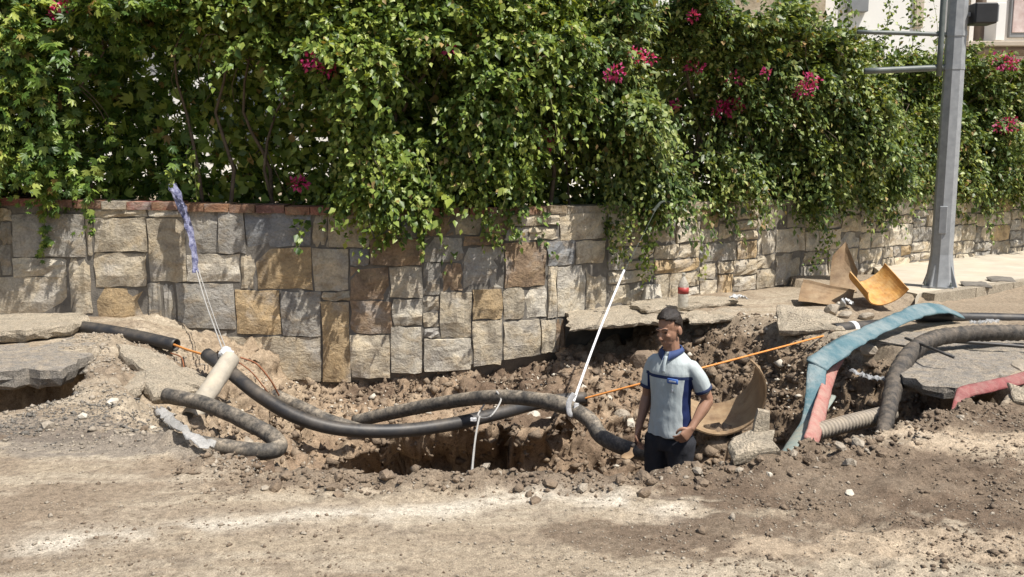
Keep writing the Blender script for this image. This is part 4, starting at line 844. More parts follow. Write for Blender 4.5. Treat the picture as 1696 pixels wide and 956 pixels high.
# clods along the rim: individuals
r_ = random.Random(5); k = 0
rim_pts = NEAR
for k in range(70):
    i = r_.randrange(0, len(NEAR) - 3); f = r_.random(); q = Vector(NEAR[i]).lerp(Vector(NEAR[i + 1]), f); x = q.x + r_.gauss(0, .04); y = q.y + r_.uniform(-.32, .16)
    rock('clod', (x, y, gz(x, y)), r_.uniform(.018, .05), M[r_.choice(['clod', 'clod', 'rock'])], 'earth clod lying along the near rim of the pit', 'earth clods along the near rim', 500 + k, 'clod', .75, .3)
for k in range(60):
    x = r_.uniform(-1.6, 2.4); y = r_.uniform(7.1, 9.2)
    if gz(x, y) > -0.2: continue
    rock('stone', (x, y, gz(x, y)), r_.uniform(.025, .075), M[r_.choice(['clod', 'rock', 'rock_pale', 'clod'])], 'loose stone lying on the earth bank under the wall', 'loose stones on the earth bank', 600 + k, 'stone', .75, .3)
for k in range(34):
    x = r_.uniform(-3.2, -1.3); y = r_.uniform(5.2, 8.0)
    rock('stone', (x, y, gz(x, y)), r_.uniform(.025, .07), M[r_.choice(['clod', 'rock', 'rock_pale', 'rock'])], 'loose stone among the broken road left of the pit', 'loose stones left of the pit', 700 + k, 'stone', .7, .3)
# gravel too small to pick apart
def gravel(name, n, box, size, mat, seed, dens=None):
    r = np.random.default_rng(seed); x = r.uniform(box[0], box[1], n); y = r.uniform(box[2], box[3], n)
    if dens is not None: k = r.random(n) < dens(x, y); x, y = x[k], y[k]
    n = len(x); z = np.array([gz(a, b) for a, b in zip(x, y)]); s = size * np.exp(r.normal(0, .5, n))
    t = np.array([(1, 0, 0), (-1, 0, 0), (0, 1, 0), (0, -1, 0), (0, 0, 1), (0, 0, -1.)]); f = np.array([(0, 2, 4), (2, 1, 4), (1, 3, 4), (3, 0, 4), (2, 0, 5), (1, 2, 5), (3, 1, 5), (0, 3, 5)])
    a = r.uniform(0, 6.28, n); c, q = np.cos(a), np.sin(a); tt = t[None] * r.uniform(.55, 1.25, (n, 6, 1)) + r.normal(0, .18, (n, 6, 3)); tt[..., 2] *= .7
    X = tt[..., 0] * c[:, None] - tt[..., 1] * q[:, None]; Y = tt[..., 0] * q[:, None] + tt[..., 1] * c[:, None]
    V = np.stack([X * s[:, None] + x[:, None], Y * s[:, None] + y[:, None], tt[..., 2] * s[:, None] + z[:, None] + .25 * s[:, None]], -1)
    o = link(name, npmesh(name, V.reshape(-1, 3), (f[None] + (np.arange(n) * 6)[:, None, None]).reshape(-1, 3)), mat); o['kind'] = 'stuff'; return o
tag(gravel('gravel', 22000, (-3.6, 4.2, 3.0, 5.6), .0036, M['rock'], 1, lambda x, y: .25 + .9 * sstep(.42, .62, fbm(x * 1.5, y * 1.5, 5, 3))), 'loose tan gravel strewn over the dusty foreground road', 'gravel')
tag(gravel('dark_gravel', 14000, (-3.8, 4.6, 3.0, 5.8), .004, M['clod'], 2, lambda x, y: .15 + .9 * sstep(.48, .62, fbm(x * 1.1, y * 1.1, 15, 3))), 'dark earth crumbs strewn over the foreground road', 'earth crumbs')
tag(gravel('mud_crumbs', 9000, (.5, 3.6, 3.2, 6.0), .0065, M['clod'], 23, lambda x, y: sstep(.5, 1.2, x) * (.1 + .9 * sstep(.46, .6, fbm(x * 2.2, y * 2.2, 65, 3)))), 'crumbly dark earth spread over the muddy right side of the road', 'earth crumbs')
nearp = lambda x, y: np.exp(-(seg_dist(x, y, NEAR) / .22) ** 2)
tag(gravel('rim_rubble', 16000, (-2.0, 3.3, 4.2, 6.4), .009, M['clod'], 3, nearp), 'fine crumbled earth heaped along the near rim of the pit', 'rubble')
tag(gravel('pale_rubble', 2500, (-2.0, 3.3, 4.2, 6.4), .009, M['rock'], 13, nearp), 'fine pale stone chips along the near rim of the pit', 'rubble')
tag(gravel('bank_rubble', 9000, (-2.4, 3.2, 6.6, 9.6), .014, M['clod'], 4, lambda x, y: .2 + .8 * sstep(.4, .6, fbm(x * 2, y * 2, 25, 3))), 'fine crumbled earth covering the far bank of the pit', 'rubble')
tag(gravel('bank_chips', 2500, (-2.4, 3.2, 6.6, 9.6), .015, M['rock_pale'], 14, lambda x, y: .1 + .8 * sstep(.48, .6, fbm(x * 2, y * 2, 35, 3))), 'pale stone chips in the far bank of the pit', 'rubble')
tag(gravel('left_rubble', 9000, (-4.2, -1.3, 4.9, 8.6), .009, M['rock'], 6, lambda x, y: .2 + .8 * sstep(.42, .6, fbm(x * 2, y * 2, 45, 3))), 'grey broken asphalt crumbs left of the pit', 'rubble')
tag(gravel('dark_asphalt_crumbs', 7000, (-4.2, -1.4, 4.9, 6.1), .0065, M['mortar'], 7, lambda x, y: .1 + .9 * sstep(.45, .6, fbm(x * 2, y * 2, 55, 3))), 'black asphalt crumbs in front of the overhanging road slab', 'rubble')

# ------------------------------------------------------------------ pipes
def pipe(name, spec, r, mat, label, cat='pipe', group=None, hollow=(False, False), n=48, **kw):
    pts = [P(*q) for q in spec]; o = link(name, tube_mesh(name, pts, r, n, hollow=hollow, **kw), mat, smooth=True)
    return tag(o, label, cat, group)
pipe('pipe', [(90, 540, 8.6), (150, 544, 8.5), (220, 556, 8.35), (292, 572, 8.2)], .062, M['pipe_black'], 'black plastic pipe stub poking out from under the concrete slab by the wall', hollow=(False, True))
pipe('pipe', [(342, 587, 7.3), (380, 615, 7.1), (430, 655, 6.9), (490, 690, 6.8), (560, 710, 6.8), (650, 714, 6.9), (740, 704, 7.1), (830, 684, 7.4), (900, 666, 7.7), (968, 659, 7.9)], .056, M['pipe_black'], 'long sagging black pipe running from the leaning grey pipe under the white strap', hollow=(True, True), n=80)
pipe('pipe', [(588, 698, 7.75), (650, 684, 7.6), (730, 668, 7.35), (810, 658, 7.0), (880, 661, 6.75), (940, 674, 6.55), (978, 697, 6.4), (995, 722, 6.3), (1035, 742, 6.2), (1090, 755, 6.15), (1140, 762, 6.25)], lambda f: .058 + (.008 if .60 < f < .66 else 0), M['pipe_dusty'], 'dusty black pipe held by the white strap and curving down behind the man', hollow=(True, False), n=90)
pipe('pipe', [(455, 655, 7.7), (500, 676, 7.5), (545, 697, 7.4), (600, 714, 7.45)], .06, M['pipe_dusty'], 'short dusty pipe lying just above the long sagging black pipe', hollow=(True, True))
pipe('pipe', [(382, 594, 6.85), (350, 642, 6.55), (316, 692, 6.3)], .073, M['pipe_grey'], 'thick pale grey pipe leaning, hung from the blue sling rope', hollow=(False, True), wob=.08)
pipe('pipe', [(276, 655, 6.35), (335, 668, 6.15), (390, 690, 5.95), (440, 716, 5.75), (463, 738, 5.6), (440, 748, 5.5), (390, 744, 5.52), (320, 733, 5.6)], .055, M['pipe_dusty'], 'dusty grey pipe bent into a hairpin at the left end of the pit', hollow=(True, True), n=70, wob=.12)
pipe('pipe', [(232, 690, 6.0), (262, 690, 5.95), (300, 706, 5.9)], .03, M['pipe_black'], 'thin black pipe stub wrapped in white plastic near the hairpin pipe')
pipe('pipe', [(1380, 548, 8.7), (1410, 545, 8.8), (1455, 541, 9.0)], .075, M['pipe_black'], 'open black pipe mouth lying beneath the blue hose', hollow=(True, False))
pc = pipe('pipe_collar', [(1408, 545.3, 8.795), (1415, 544.6, 8.82)], .08, M['strap_white'], 'white collar ring around the open black pipe mouth', 'collar')
pipe('pipe', [(1520, 524, 9.1), (1580, 526, 9.2), (1640, 527, 9.25), (1760, 530, 9.3)], .055, M['pipe_black'], 'straight black pipe lying on the road behind the wrapped hose', n=24)
wr = lambda i, f: 1 + .07 * math.sin(i * 1.9) + .10 * (float(vnoise(i * .6, 3, 8)) - .5)
pipe('wrapped_hose', [(1770, 548, 7.9), (1696, 551, 7.8), (1620, 552, 7.7), (1560, 558, 7.55), (1518, 576, 7.3), (1490, 612, 6.95), (1478, 650, 6.6), (1467, 700, 6.05), (1460, 725, 5.9)], lambda f: .070 - .024 * max(0, (f - .72) / .28), M['rubber'], 'thick black ribbed hose wrapped in tape, curving down into the pit', 'hose', n=150, rfun=wr, wob=.14)
pipe('cable', [(1520, 560, 7.9), (1560, 564, 7.7), (1630, 569, 7.6), (1770, 580, 7.5)], .016, M['pipe_black'], 'thin black cable lying on the pale road slab', 'cable')
pipe('cable', [(1500, 560, 7.6), (1545, 578, 7.0), (1580, 592, 6.85)], .012, M['pipe_black'], 'short dark twig-like wire under the wrapped hose', 'wire')
# layflat hoses
bh = empty('blue_hose', P(1585, 520, 9.0), 'blue lay-flat hose bridging the right end of the pit', 'hose')
link('flat_run', tube_mesh('flat_run', [P(1588, 522, 9.1), P(1560, 511, 8.95), (P(1525, 514, 8.7)), P(1470, 537, 8.2), P(1410, 566, 7.6), P(1362, 596, 7.1), P(1352, 606, 7.0)], lambda f: .086 + .010 * math.sin(f * 9), 70, flat=.2, wob=.3, up=Vector((-.35, -.5, .8))), M['blue_hose'], bh, smooth=True)
link('hanging_end', tube_mesh('hanging_end', [P(1356, 598, 7.05), P(1352, 618, 6.95), P(1350, 650, 6.75), P(1346, 690, 6.45), P(1330, 728, 6.1)], .075, 30, flat=.22, wob=.14, up=Vector((-.35, -1, .1))), M['blue_hose'], bh, smooth=True)
link('trailing_end', tube_mesh('trailing_end', [P(1370, 660, 6.9), P(1338, 705, 6.3), P(1312, 745, 5.75), P(1298, 765, 5.5)], .075, 30, flat=.35, wob=.12, up=Vector((-.5, -.3, .8))), M['blue_hose_old'], bh, smooth=True)
pipe('pink_hose', [(1392, 585, 7.6), (1378, 610, 7.3), (1366, 650, 6.75), (1353, 700, 6.15), (1342, 735, 5.75)], .06, M['pink_hose'], 'faded pink lay-flat hose dropping beside the blue hose into the pit', 'hose', flat=.35, wob=.2, up=Vector((0, -1, .3)))
pipe('red_hose', [(1770, 606, 6.9), (1696, 626, 6.5), (1640, 640, 6.32), (1604, 648, 6.22), (1594, 656, 6.15), (1586, 688, 5.95)], lambda f: .05, M['red_hose'], 'red lay-flat hose crossing the road slab and bending into the pit', 'hose', flat=.35, wob=.15, up=Vector((.2, -.6, .8)))
cr = lambda i, f: 1 + .13 * math.sin(i * math.pi * .5)
pipe('corrugated_pipe', [(1352, 716, 6.1), (1395, 704, 6.2), (1435, 694, 6.3), (1478, 684, 6.4)], .058, M['corrugated'], 'pale corrugated pipe lying half buried under the wrapped hose', n=90, rfun=cr)
# ------------------------------------------------------------------ ropes, straps, cables
pipe('orange_cable', [(965, 661, 7.85), (1075, 632, 7.75), (1180, 605, 7.9), (1290, 576, 8.3), (1384, 551, 8.72)], .0095, M['orange'], 'taut orange cable stretched behind the man across the pit', 'cable', seg=8)
pipe('orange_cable', [(288, 571, 8.15), (312, 580, 7.8), (345, 590, 7.35)], .011, M['orange'], 'short orange cable between the loose black pipe and the sagging pipe', 'cable', seg=8)
pipe('wire', [(398, 592, 7.3), (425, 603, 7.35), (448, 630, 7.4), (462, 655, 7.5)], .008, M['rust_cable'], 'thin rusty wire loop above the short dusty pipe', 'wire', seg=6)
pipe('wire', [(392, 598, 7.3), (415, 615, 7.35), (436, 640, 7.4), (452, 662, 7.5)], .006, M['rust_cable'], 'second thin rusty wire loop hanging below the first', 'wire', seg=6)
pipe('wire', [(283, 585, 8.1), (300, 592, 7.9), (305, 610, 7.7)], .006, M['rust_cable'], 'short dark wire end under the loose black pipe', 'wire', seg=6)
sl = empty('sling', P(288, 308, 9.3), 'blue and white braided sling rope hanging from the hedge to the grey pipe', 'sling')
def crumple(pts, w, n, seed, flat=.5, seg=10): return tube_mesh('c', pts, lambda f: w * (.75 + .5 * float(vnoise(f * 14, 1, seed))) * (1 - .35 * f), n, seg, flat=flat, wob=.5)
me = crumple([P(285, 305, 9.3), P(302, 345, 9.26), P(318, 395, 9.22), P(325, 452, 9.15)], .06, 50, 3); link('braided_cover', me, M['strap_purple'], sl)
link('rope', tube_mesh('rope', [P(325, 448, 9.15), P(340, 500, 8.4), P(358, 550, 7.5), P(373, 592, 6.9)], .0065, 30, 8, wob=.3), M['wire_grey'], sl)
link('rope', tube_mesh('rope', [P(329, 448, 9.15), P(346, 500, 8.4), P(364, 552, 7.5), P(380, 590, 6.9)], .0045, 30, 8, wob=.3), M['wire_grey'], sl)
link('knot', crumple([P(372, 582, 6.9), P(380, 592, 6.83), P(392, 598, 6.85)], .055, 16, 9, .8), M['film_white'], sl)
st = empty('white_strap', P(1030, 455, 9.0), 'white lifting strap running from the hedge down to the dusty pipe', 'strap')
link('ribbon', tube_mesh('ribbon', [P(1034, 447, 8.55), P(990, 555, 7.5), P(949, 668, 6.55)], .0095, 40, 8, flat=.25, wob=.2, up=Vector((0, -1, .3))), M['strap_white'], st)
link('upper_cord', tube_mesh('upper_cord', [P(1092, 335, 10.1), P(1062, 395, 9.3), P(1032, 452, 8.5)], .003, 30, 8, wob=.3), M['cord_dark'], st)
link('loop', tube_mesh('loop', [P(951, 652, 6.45), P(942, 668, 6.45), P(944, 686, 6.45), P(953, 684, 6.46), P(955, 668, 6.46)], .020, 20, 8, flat=.3, up=Vector((0, -1, 0))), M['strap_white'], st)
link('anchor_wrap', crumple([P(1082, 350, 10.1), P(1096, 335, 10.15), P(1112, 338, 10.3), P(1118, 350, 10.35)], .03, 20, 12), M['cord_dark'], st)
tw = empty('tie_wire', P(785, 785, 4.9), 'thin grey tie wire looped on the sagging pipe and dropping to the rim', 'wire')
link('loop', tube_mesh('loop', [P(822, 648, 6.9), P(830, 662, 6.85), P(812, 690, 6.7), P(792, 690, 6.9), P(798, 676, 7.0), P(815, 655, 6.95)], .007, 24, 6), M['wire_grey'], tw)
link('drop', tube_mesh('drop', [P(794, 690, 6.85), P(789, 715, 6.3), P(785, 745, 5.6), P(781, 790, 4.75)], .0075, 20, 6, wob=.3), M['wire_grey'], tw)
link('clip', box_mesh('clip', P(784, 695, 6.83), (.05, .02, .03), .004), M['film_white'], tw)
# ------------------------------------------------------------------ plastic scraps
M['film_grey'] = plastic_mat('dusty_plastic', 0.75, (0.55, 0.54, 0.52))
def scrap(name, pts, w, mat, label, seed, amp=.022):
    r = random.Random(seed); path = catmull([P(*q) if isinstance(q, tuple) else Vector(q) for q in pts], 16); fr = frames(path); V = []; Fs = []; m = 6
    for i, (p, (t_, n_, b_)) in enumerate(zip(path, fr)):
        ww = w * (.6 + .7 * r.random())
        for k in range(m): V.append(p + b_ * ww * (k / (m - 1) - .5) + n_ * r.uniform(-amp, amp) + t_ * r.uniform(-amp, amp) * .4)
    for i in range(len(path) - 1):
        for k in range(m - 1): q = i * m + k; Fs.append((q, q + 1, q + m + 1, q + m))
    o = link(name, mesh(name, V, Fs), mat, smooth=True); md = o.modifiers.new('s', 'SOLIDIFY'); md.thickness = .002
    return tag(o, label, 'plastic')
scrap('plastic_bag', [on_ground(x, y) + Vector((0, 0, .05)) for x, y in ((262, 686), (278, 704), (302, 724), (330, 744), (352, 752))], .075, M['film_grey'], 'crumpled white plastic bag strewn across the near arm of the hairpin pipe', 3)
scrap('plastic_film', [(1408, 612, 7.0), (1440, 624, 6.95), (1472, 628, 6.9)], .09, M['film'], 'clear plastic film caught between the pink hose and the wrapped hose', 4)
scrap('plastic_bag', [(1608, 534, 8.6), (1630, 533, 8.65), (1652, 530, 8.7)], .10, M['film'], 'clear plastic bag lying against the straight black pipe', 5)
q = G(1224, 499, .06); scrap('paper_scrap', [q + Vector((-.08, 0, .04)), q + Vector((.0, .02, .06)), q + Vector((.1, .03, .03))], .14, M['film_white'], 'crumpled white scrap on the flagstone by the wall', 6)
q = on_ground(1402, 515); scrap('paper_scrap', [q + Vector((-.05, 0, .1)), q + Vector((.0, .02, .12)), q + Vector((.06, .03, .08))], .08, M['film_white'], 'small white scrap among the rubble by the rusty plates', 7, .03)
# bottle
bo = G(1131, 509, .06); bt = empty('bottle', bo, 'clear plastic bottle with a red label standing on the flagstone', 'bottle')
def lathe(name, prof, c, mat, parent, seg=16):
    V = []; Fs = []
    for rr, z in prof:
        for k in range(seg): a = 2 * math.pi * k / seg; V.append((c.x + rr * math.cos(a), c.y + rr * math.sin(a), c.z + z))
    for i in range(len(prof) - 1):
        for k in range(seg): k2 = (k + 1) % seg; Fs.append((i * seg + k, i * seg + k2, (i + 1) * seg + k2, (i + 1) * seg + k))
    Fs.append(tuple(range(seg))[::-1]); Fs.append(tuple((len(prof) - 1) * seg + k for k in range(seg)))
    return link(name, mesh(name, V, Fs), mat, parent, smooth=True)
lathe('body', [(.055, 0), (.06, .02), (.06, .15), (.056, .17), (.06, .19), (.06, .25), (.035, .31), (.018, .34), (.018, .37)], bo, M['bottle'], bt)
lathe('label_band', [(.0615, .155), (.0615, .225)], bo, M['label_red'], bt); lathe('cap', [(.021, .352), (.021, .38), (.019, .384)], bo, M['bottle'], bt)
# ------------------------------------------------------------------ curved steel casing plates

def face_clods(name, n, cond, size, mat, seed, label):
    r = np.random.default_rng(seed); ok = np.argwhere(cond); pick = ok[r.integers(0, len(ok), n)]; p = GP[pick[:, 0], pick[:, 1]] + r.normal(0, .012, (n, 3)); nn = GN[pick[:, 0], pick[:, 1]]
    s = size * np.exp(r.normal(0, .55, n)); t = np.array([(1, 0, 0), (-1, 0, 0), (0, 1, 0), (0, -1, 0), (0, 0, 1), (0, 0, -1.)]); f = np.array([(0, 2, 4), (2, 1, 4), (1, 3, 4), (3, 0, 4), (2, 0, 5), (1, 2, 5), (3, 1, 5), (0, 3, 5)])
    tt = t[None] * r.uniform(.5, 1.3, (n, 6, 1)) + r.normal(0, .25, (n, 6, 3)); a = r.uniform(0, 6.28, n); cc, q = np.cos(a)[:, None], np.sin(a)[:, None]
    tt = np.stack([tt[..., 0] * cc - tt[..., 1] * q, tt[..., 0] * q + tt[..., 1] * cc, tt[..., 2] * .8], -1)
    V = p[:, None] + tt * s[:, None, None]
    o = link(name, npmesh(name, V.reshape(-1, 3), (f[None] + (np.arange(n) * 6)[:, None, None]).reshape(-1, 3)), mat); o['kind'] = 'stuff'; return tag(o, label, 'rubble')
_reg = (GX > -2.2) & (GX < 3.6) & (GY > 4.9) & (GY < 9.8) & (GD > .15) & (np.hypot(GX - 1.09, GY - 5.9) > .3)
steep = _reg & (GN[..., 2] < .75)
face_clods('bank_clods', 9000, steep, .018, M['clod'], 41, 'dark broken earth clods clinging to the steep sides of the pit')
face_clods('bank_crumbs', 7000, _reg, .016, M['soil_clod'], 42, 'light brown earth crumbs spread through the pit')
face_clods('bank_lumps', 260, _reg, .04, M['soil_clod'], 43, 'fist-sized broken earth lumps lying about in the pit')
def arc_sheet(name, c, axis, up, r, a0, a1, length, thick, mat, label, n=22, m=8, group='curved steel casing plates', start=None):
    """part of a pipe wall: arc a0..a1 (degrees) around axis; length(a) runs along the axis"""
    ax = Vector(axis).normalized(); e2 = (Vector(up) - ax * Vector(up).dot(ax)).normalized(); e1 = ax.cross(e2); V = []; Fs = []
    for s_ in (0, 1):
        for i in range(n + 1):
            f = i / n; a = math.radians(a0 + (a1 - a0) * f); l0 = start(f) if start else 0; L = length(f) if callable(length) else length
            for j in range(m + 1):
                rr = r + s_ * thick + .006 * (float(vnoise(i * .5, j * .6, 77)) - .5)
                V.append(Vector(c) + e1 * (math.cos(a) * rr) + e2 * (math.sin(a) * rr) + ax * (l0 + (L - l0) * j / m))
    w = m + 1; K = w * (n + 1)
    for i in range(n):
        for j in range(m):
            q = i * w + j; Fs.append((q, q + 1, q + w + 1, q + w)); Fs.append((K + q, K + q + w, K + q + w + 1, K + q + 1))
        q = i * w; Fs.append((q, q + w, K + q + w, K + q)); q = i * w + m; Fs.append((q + w, q, K + q, K + q + w))
    for j in range(m): Fs.append((j, j + 1, K + j + 1, K + j)[::-1]); q = n * w + j; Fs.append((q, q + 1, K + q + 1, K + q))
    bm = bmesh.new(); me = mesh(name, V, Fs); bm.from_mesh(me); bpy.data.meshes.remove(me)
    return tag(link(name, bm_mesh(name, bm), mat), label, 'steel plate', group)
e = Vector((0, 0, 1))
arc_sheet('casing_plate', P(1192, 652, 6.3), (.12, 1, .16), e, .325, 52, -128, lambda f: .05 + .5 * sstep(.05, .32, f), .012, M['rust'], 'curved rusty casing plate standing in the pit right of the man')
oc = P(1476, 474, 9.6)
arc_sheet('casing_plate', oc, (-.25, .75, .5), e, .27, -12, -165, lambda f: .46 - .1 * f, .014, M['rust_orange'], 'bright orange curved casing plate lying on the rubble before the pole')
def panel(name, cs, bow, thick, mat, label, n=8, m=6):
    a, b, c, d = [P(*q) for q in cs]; V = []; Fs = []
    for s_ in (0, 1):
        for j in range(m + 1):
            for i in range(n + 1):
                u, v = i / n, j / m; V.append((a * (1 - u) + b * u) * (1 - v) + (d * (1 - u) + c * u) * v + Vector((.25, .95, 0)) * (bow * 4 * v * (1 - v) + s_ * thick) + Vector((0, 0, .004 * math.sin(9 * u))))
    w = n + 1; K = w * (m + 1)
    for j in range(m):
        for i in range(n): q = j * w + i; Fs.append((q, q + 1, q + w + 1, q + w)); Fs.append((K + q, K + q + w, K + q + w + 1, K + q + 1))
    for i in range(n): Fs.append((i + 1, i, K + i, K + i + 1)); q = m * w + i; Fs.append((q, q + 1, K + q + 1, K + q))
    for j in range(m): q = j * w; Fs.append((q, q + w, K + q + w, K + q)); q = j * w + n; Fs.append((q + w, q, K + q, K + q + w))
    return tag(link(name, mesh(name, V, Fs), mat), label, 'steel plate', 'curved steel casing plates')
panel('casing_plate', [(1322, 499, 10.0), (1412, 508, 9.8), (1416, 481, 10.0), (1331, 463, 10.3)], .07, .014, M['rust'], 'long low brown casing plate lying on its edge before the wall')
panel('casing_plate', [(1374, 480, 10.25), (1419, 486, 10.1), (1421, 450, 10.25), (1379, 424, 10.45)], .07, .014, M['rust'], 'tall pointed brown casing plate standing behind the low plate').name = 'casing_plate'
# the tall plate's pointed top is part of the same sheet
tp = bpy.data.objects[[o.name for o in bpy.data.objects if o.get('label', '').startswith('tall pointed')][0]]
def point_top(o):
    me = o.data; n, m = 8, 6; w = n + 1; apex = P(1401, 400, 10.5)
    a, b = P(1379, 424, 10.45), P(1421, 450, 10.25)
    for s_ in (0, 1):
        for i in range(n + 1):
            u = i / n; tgt = (a.lerp(apex, u / .5) if u < .5 else apex.lerp(b, (u - .5) / .5)); base = a.lerp(b, u)
            for j in range(m + 1): me.vertices[s_ * w * (m + 1) + j * w + i].co += (tgt - base) * (j / m) ** 1.4
point_top(tp)

# ------------------------------------------------------------------ the man in the pit
MX, MY = 1.085, 5.9; MZ = -1.113; YAW = math.radians(-40)
man = empty('person', (MX, MY, MZ), 'man in grey-blue polo and dark trousers standing waist-deep in the pit', 'person')
man.rotation_euler = (0, 0, YAW); man.scale = (.94, .94, 1)
def ring_loft(bm, rings, seg=20):
    """rings: (centre, rx, ry, ax, ay) closed loft"""
    prev = None; first = None
    for (c, rx, ry, ax, ay) in rings:
        cur = []
        for k in range(seg):
            a = 2 * math.pi * k / seg; ca, sa = math.cos(a), math.sin(a); q = .85
            cur.append(bm.verts.new(Vector(c) + ax * (rx * math.copysign(abs(ca) ** q, ca)) + ay * (ry * math.copysign(abs(sa) ** q, sa))))
        if prev: 
            for k in range(seg): bm.faces.new((prev[k], prev[(k + 1) % seg], cur[(k + 1) % seg], cur[k]))
        else: bm.faces.new(cur[::-1])
        prev = cur
    bm.faces.new(prev)
EX, EY = Vector((1, 0, 0)), Vector((0, 1, 0))
def hloft(bm, lv): ring_loft(bm, [((x, y, z), rx, ry, EX, EY) for (x, y, z, rx, ry) in lv])
def limb(bm, pts, rad, n=14, seg=12):
    path = catmull(pts, n); fr = frames(path, Vector((0, 1, .01))); N = len(path); rr = []
    t = np.linspace(0, 1, len(rad))
    rings = []
    d0 = (path[0] - path[1]).normalized() * rad[0]; d1 = (path[-1] - path[-2]).normalized() * rad[-1]
    _, n0, b0 = fr[0]; rings.append((path[0] + d0 * .8, rad[0] * .5, rad[0] * .5, b0, n0))
    for i in range(N):
        _, n_, b_ = fr[i]; r = float(np.interp(i / (N - 1), t, rad)); rings.append((path[i], r, r, b_, n_))
    _, n0, b0 = fr[-1]; rings.append((path[-1] + d1 * .8, rad[-1] * .5, rad[-1] * .5, b0, n0))
    ring_loft(bm, rings, seg)
def ball(bm, c, s, rot=None):
    g = bmesh.ops.create_uvsphere(bm, u_segments=20, v_segments=14, radius=1); vs = g['verts']; bmesh.ops.scale(bm, vec=s, verts=vs)
    if rot is not None: bmesh.ops.rotate(bm, matrix=rot, verts=vs)
    bmesh.ops.translate(bm, vec=c, verts=vs)
def fuse(name, bm, voxel, mat, parent, smooth_it=4, post=None):
    bmesh.ops.recalc_face_normals(bm, faces=bm.faces)
    me = bpy.data.meshes.new(name); bm.to_mesh(me); bm.free(); o = bpy.data.objects.new(name, me); COL.objects.link(o)
    md = o.modifiers.new('r', 'REMESH'); md.mode = 'VOXEL'; md.voxel_size = voxel
    if smooth_it: ms = o.modifiers.new('s', 'SMOOTH'); ms.factor = .5; ms.iterations = smooth_it
    dg = bpy.context.evaluated_depsgraph_get(); dg.update(); m2 = bpy.data.meshes.new_from_object(o.evaluated_get(dg)); bpy.data.objects.remove(o); m2.name = name
    if post: post(m2)
    m2.materials.clear(); m2.materials.append(mat); m2.polygons.foreach_set('use_smooth', [True] * len(m2.polygons))
    q = bpy.data.objects.new(name, m2); COL.objects.link(q); q.parent = parent; return q
SK = simple_mat('skin', (0.29, 0.155, 0.098), (0.36, 0.20, 0.132), 14, 0.55, 0.15, .004, 120)
HAIR = simple_mat('hair', (0.012, 0.008, 0.006), (0.03, 0.02, 0.014), 40, 0.45, 0.8, .01, 90)
NAVY = simple_mat('navy_cloth', (0.018, 0.028, 0.075), (0.03, 0.045, 0.11), 20, .85, .3, .004, 200)
TROU = simple_mat('trouser_cloth', (0.012, 0.013, 0.018), (0.024, 0.025, 0.032), 10, .9, .4, .01, 60)
BADGE = simple_mat('badge_blue', (0.06, 0.14, 0.42), (0.08, 0.18, 0.5), 20, .6, 0)
WHITE = simple_mat('white_print', (0.7, 0.72, 0.74), (0.75, 0.77, 0.8), 20, .6, 0)
SHOE = simple_mat('shoe', (0.02, 0.018, 0.016), (0.05, 0.04, 0.035), 20, .7, .3, .01, 60)
def shirt_mat():
    m, nt, b = new_mat('polo_cloth'); tc = nd(nt, 'ShaderNodeTexCoord'); sx = nd(nt, 'ShaderNodeSeparateXYZ'); nt.links.new(tc.outputs['Object'], sx.inputs[0])
    n = noise_node(nt, 9, 5); base = ramp(nt, n.outputs['Fac'], [(.3, (.40, .45, .46)), (.7, (.47, .515, .52))]).outputs[0]
    def rng_(sock, lo, hi):
        a = nd(nt, 'ShaderNodeMath', operation='GREATER_THAN'); a.inputs[1].default_value = lo; nt.links.new(sock, a.inputs[0])
        c = nd(nt, 'ShaderNodeMath', operation='LESS_THAN'); c.inputs[1].default_value = hi; nt.links.new(sock, c.inputs[0])
        d = nd(nt, 'ShaderNodeMath', operation='MULTIPLY'); nt.links.new(a.outputs[0], d.inputs[0]); nt.links.new(c.outputs[0], d.inputs[1]); return d.outputs[0]
    ab = nd(nt, 'ShaderNodeMath', operation='ABSOLUTE'); nt.links.new(sx.outputs[0], ab.inputs[0])
    # side panels below the chest seam
    side = nd(nt, 'ShaderNodeMath', operation='MULTIPLY'); pb_ = nd(nt, 'ShaderNodeMath', operation='MULTIPLY'); nt.links.new(rng_(ab.outputs[0], .112, .176), pb_.inputs[0]); nt.links.new(rng_(sx.outputs[1], -.06, .5), pb_.inputs[1]); nt.links.new(pb_.outputs[0], side.inputs[0]); nt.links.new(rng_(sx.outputs[2], .8, 1.305), side.inputs[1])
    c = mixc(nt, side.outputs[0], base, (0.014, 0.024, 0.085))
    band = nd(nt, 'ShaderNodeMath', operation='MULTIPLY'); nt.links.new(rng_(sx.outputs[2], 1.305, 1.327), band.inputs[0]); nt.links.new(rng_(ab.outputs[0], -1, .185), band.inputs[1])
    c = mixc(nt, band.outputs[0], c, (0.03, 0.045, 0.11))
    nt.links.new(c, b.inputs['Base Color']); b.inputs['Roughness'].default_value = .85; b.inputs['Specular IOR Level'].default_value = .2
    pv = bump(nt, b, noise_node(nt, 11, 4, .5, stretch=(1, 1, .45)).outputs['Fac'], .5, .03); bump(nt, b, noise_node(nt, 260, 2).outputs['Fac'], .2, .002, pv); return m
SHIRT = shirt_mat()
HY = math.radians(-8)                      # the head turns further to his right and looks down
HR = Matrix.Rotation(HY, 3, 'Z') @ Matrix.Rotation(math.radians(14), 3, 'X'); HC = Vector((-.005, -.035, 1.635))
def hp(x, y, z): return HC + HR @ Vector((x, y, z))
SL, EL, WLm = Vector((.165, .01, 1.40)), Vector((.245, .10, 1.155)), Vector((.205, -.065, .985))
SR, ER, WR = Vector((-.165, .01, 1.40)), Vector((-.215, .03, 1.125)), Vector((-.232, -.06, .905))
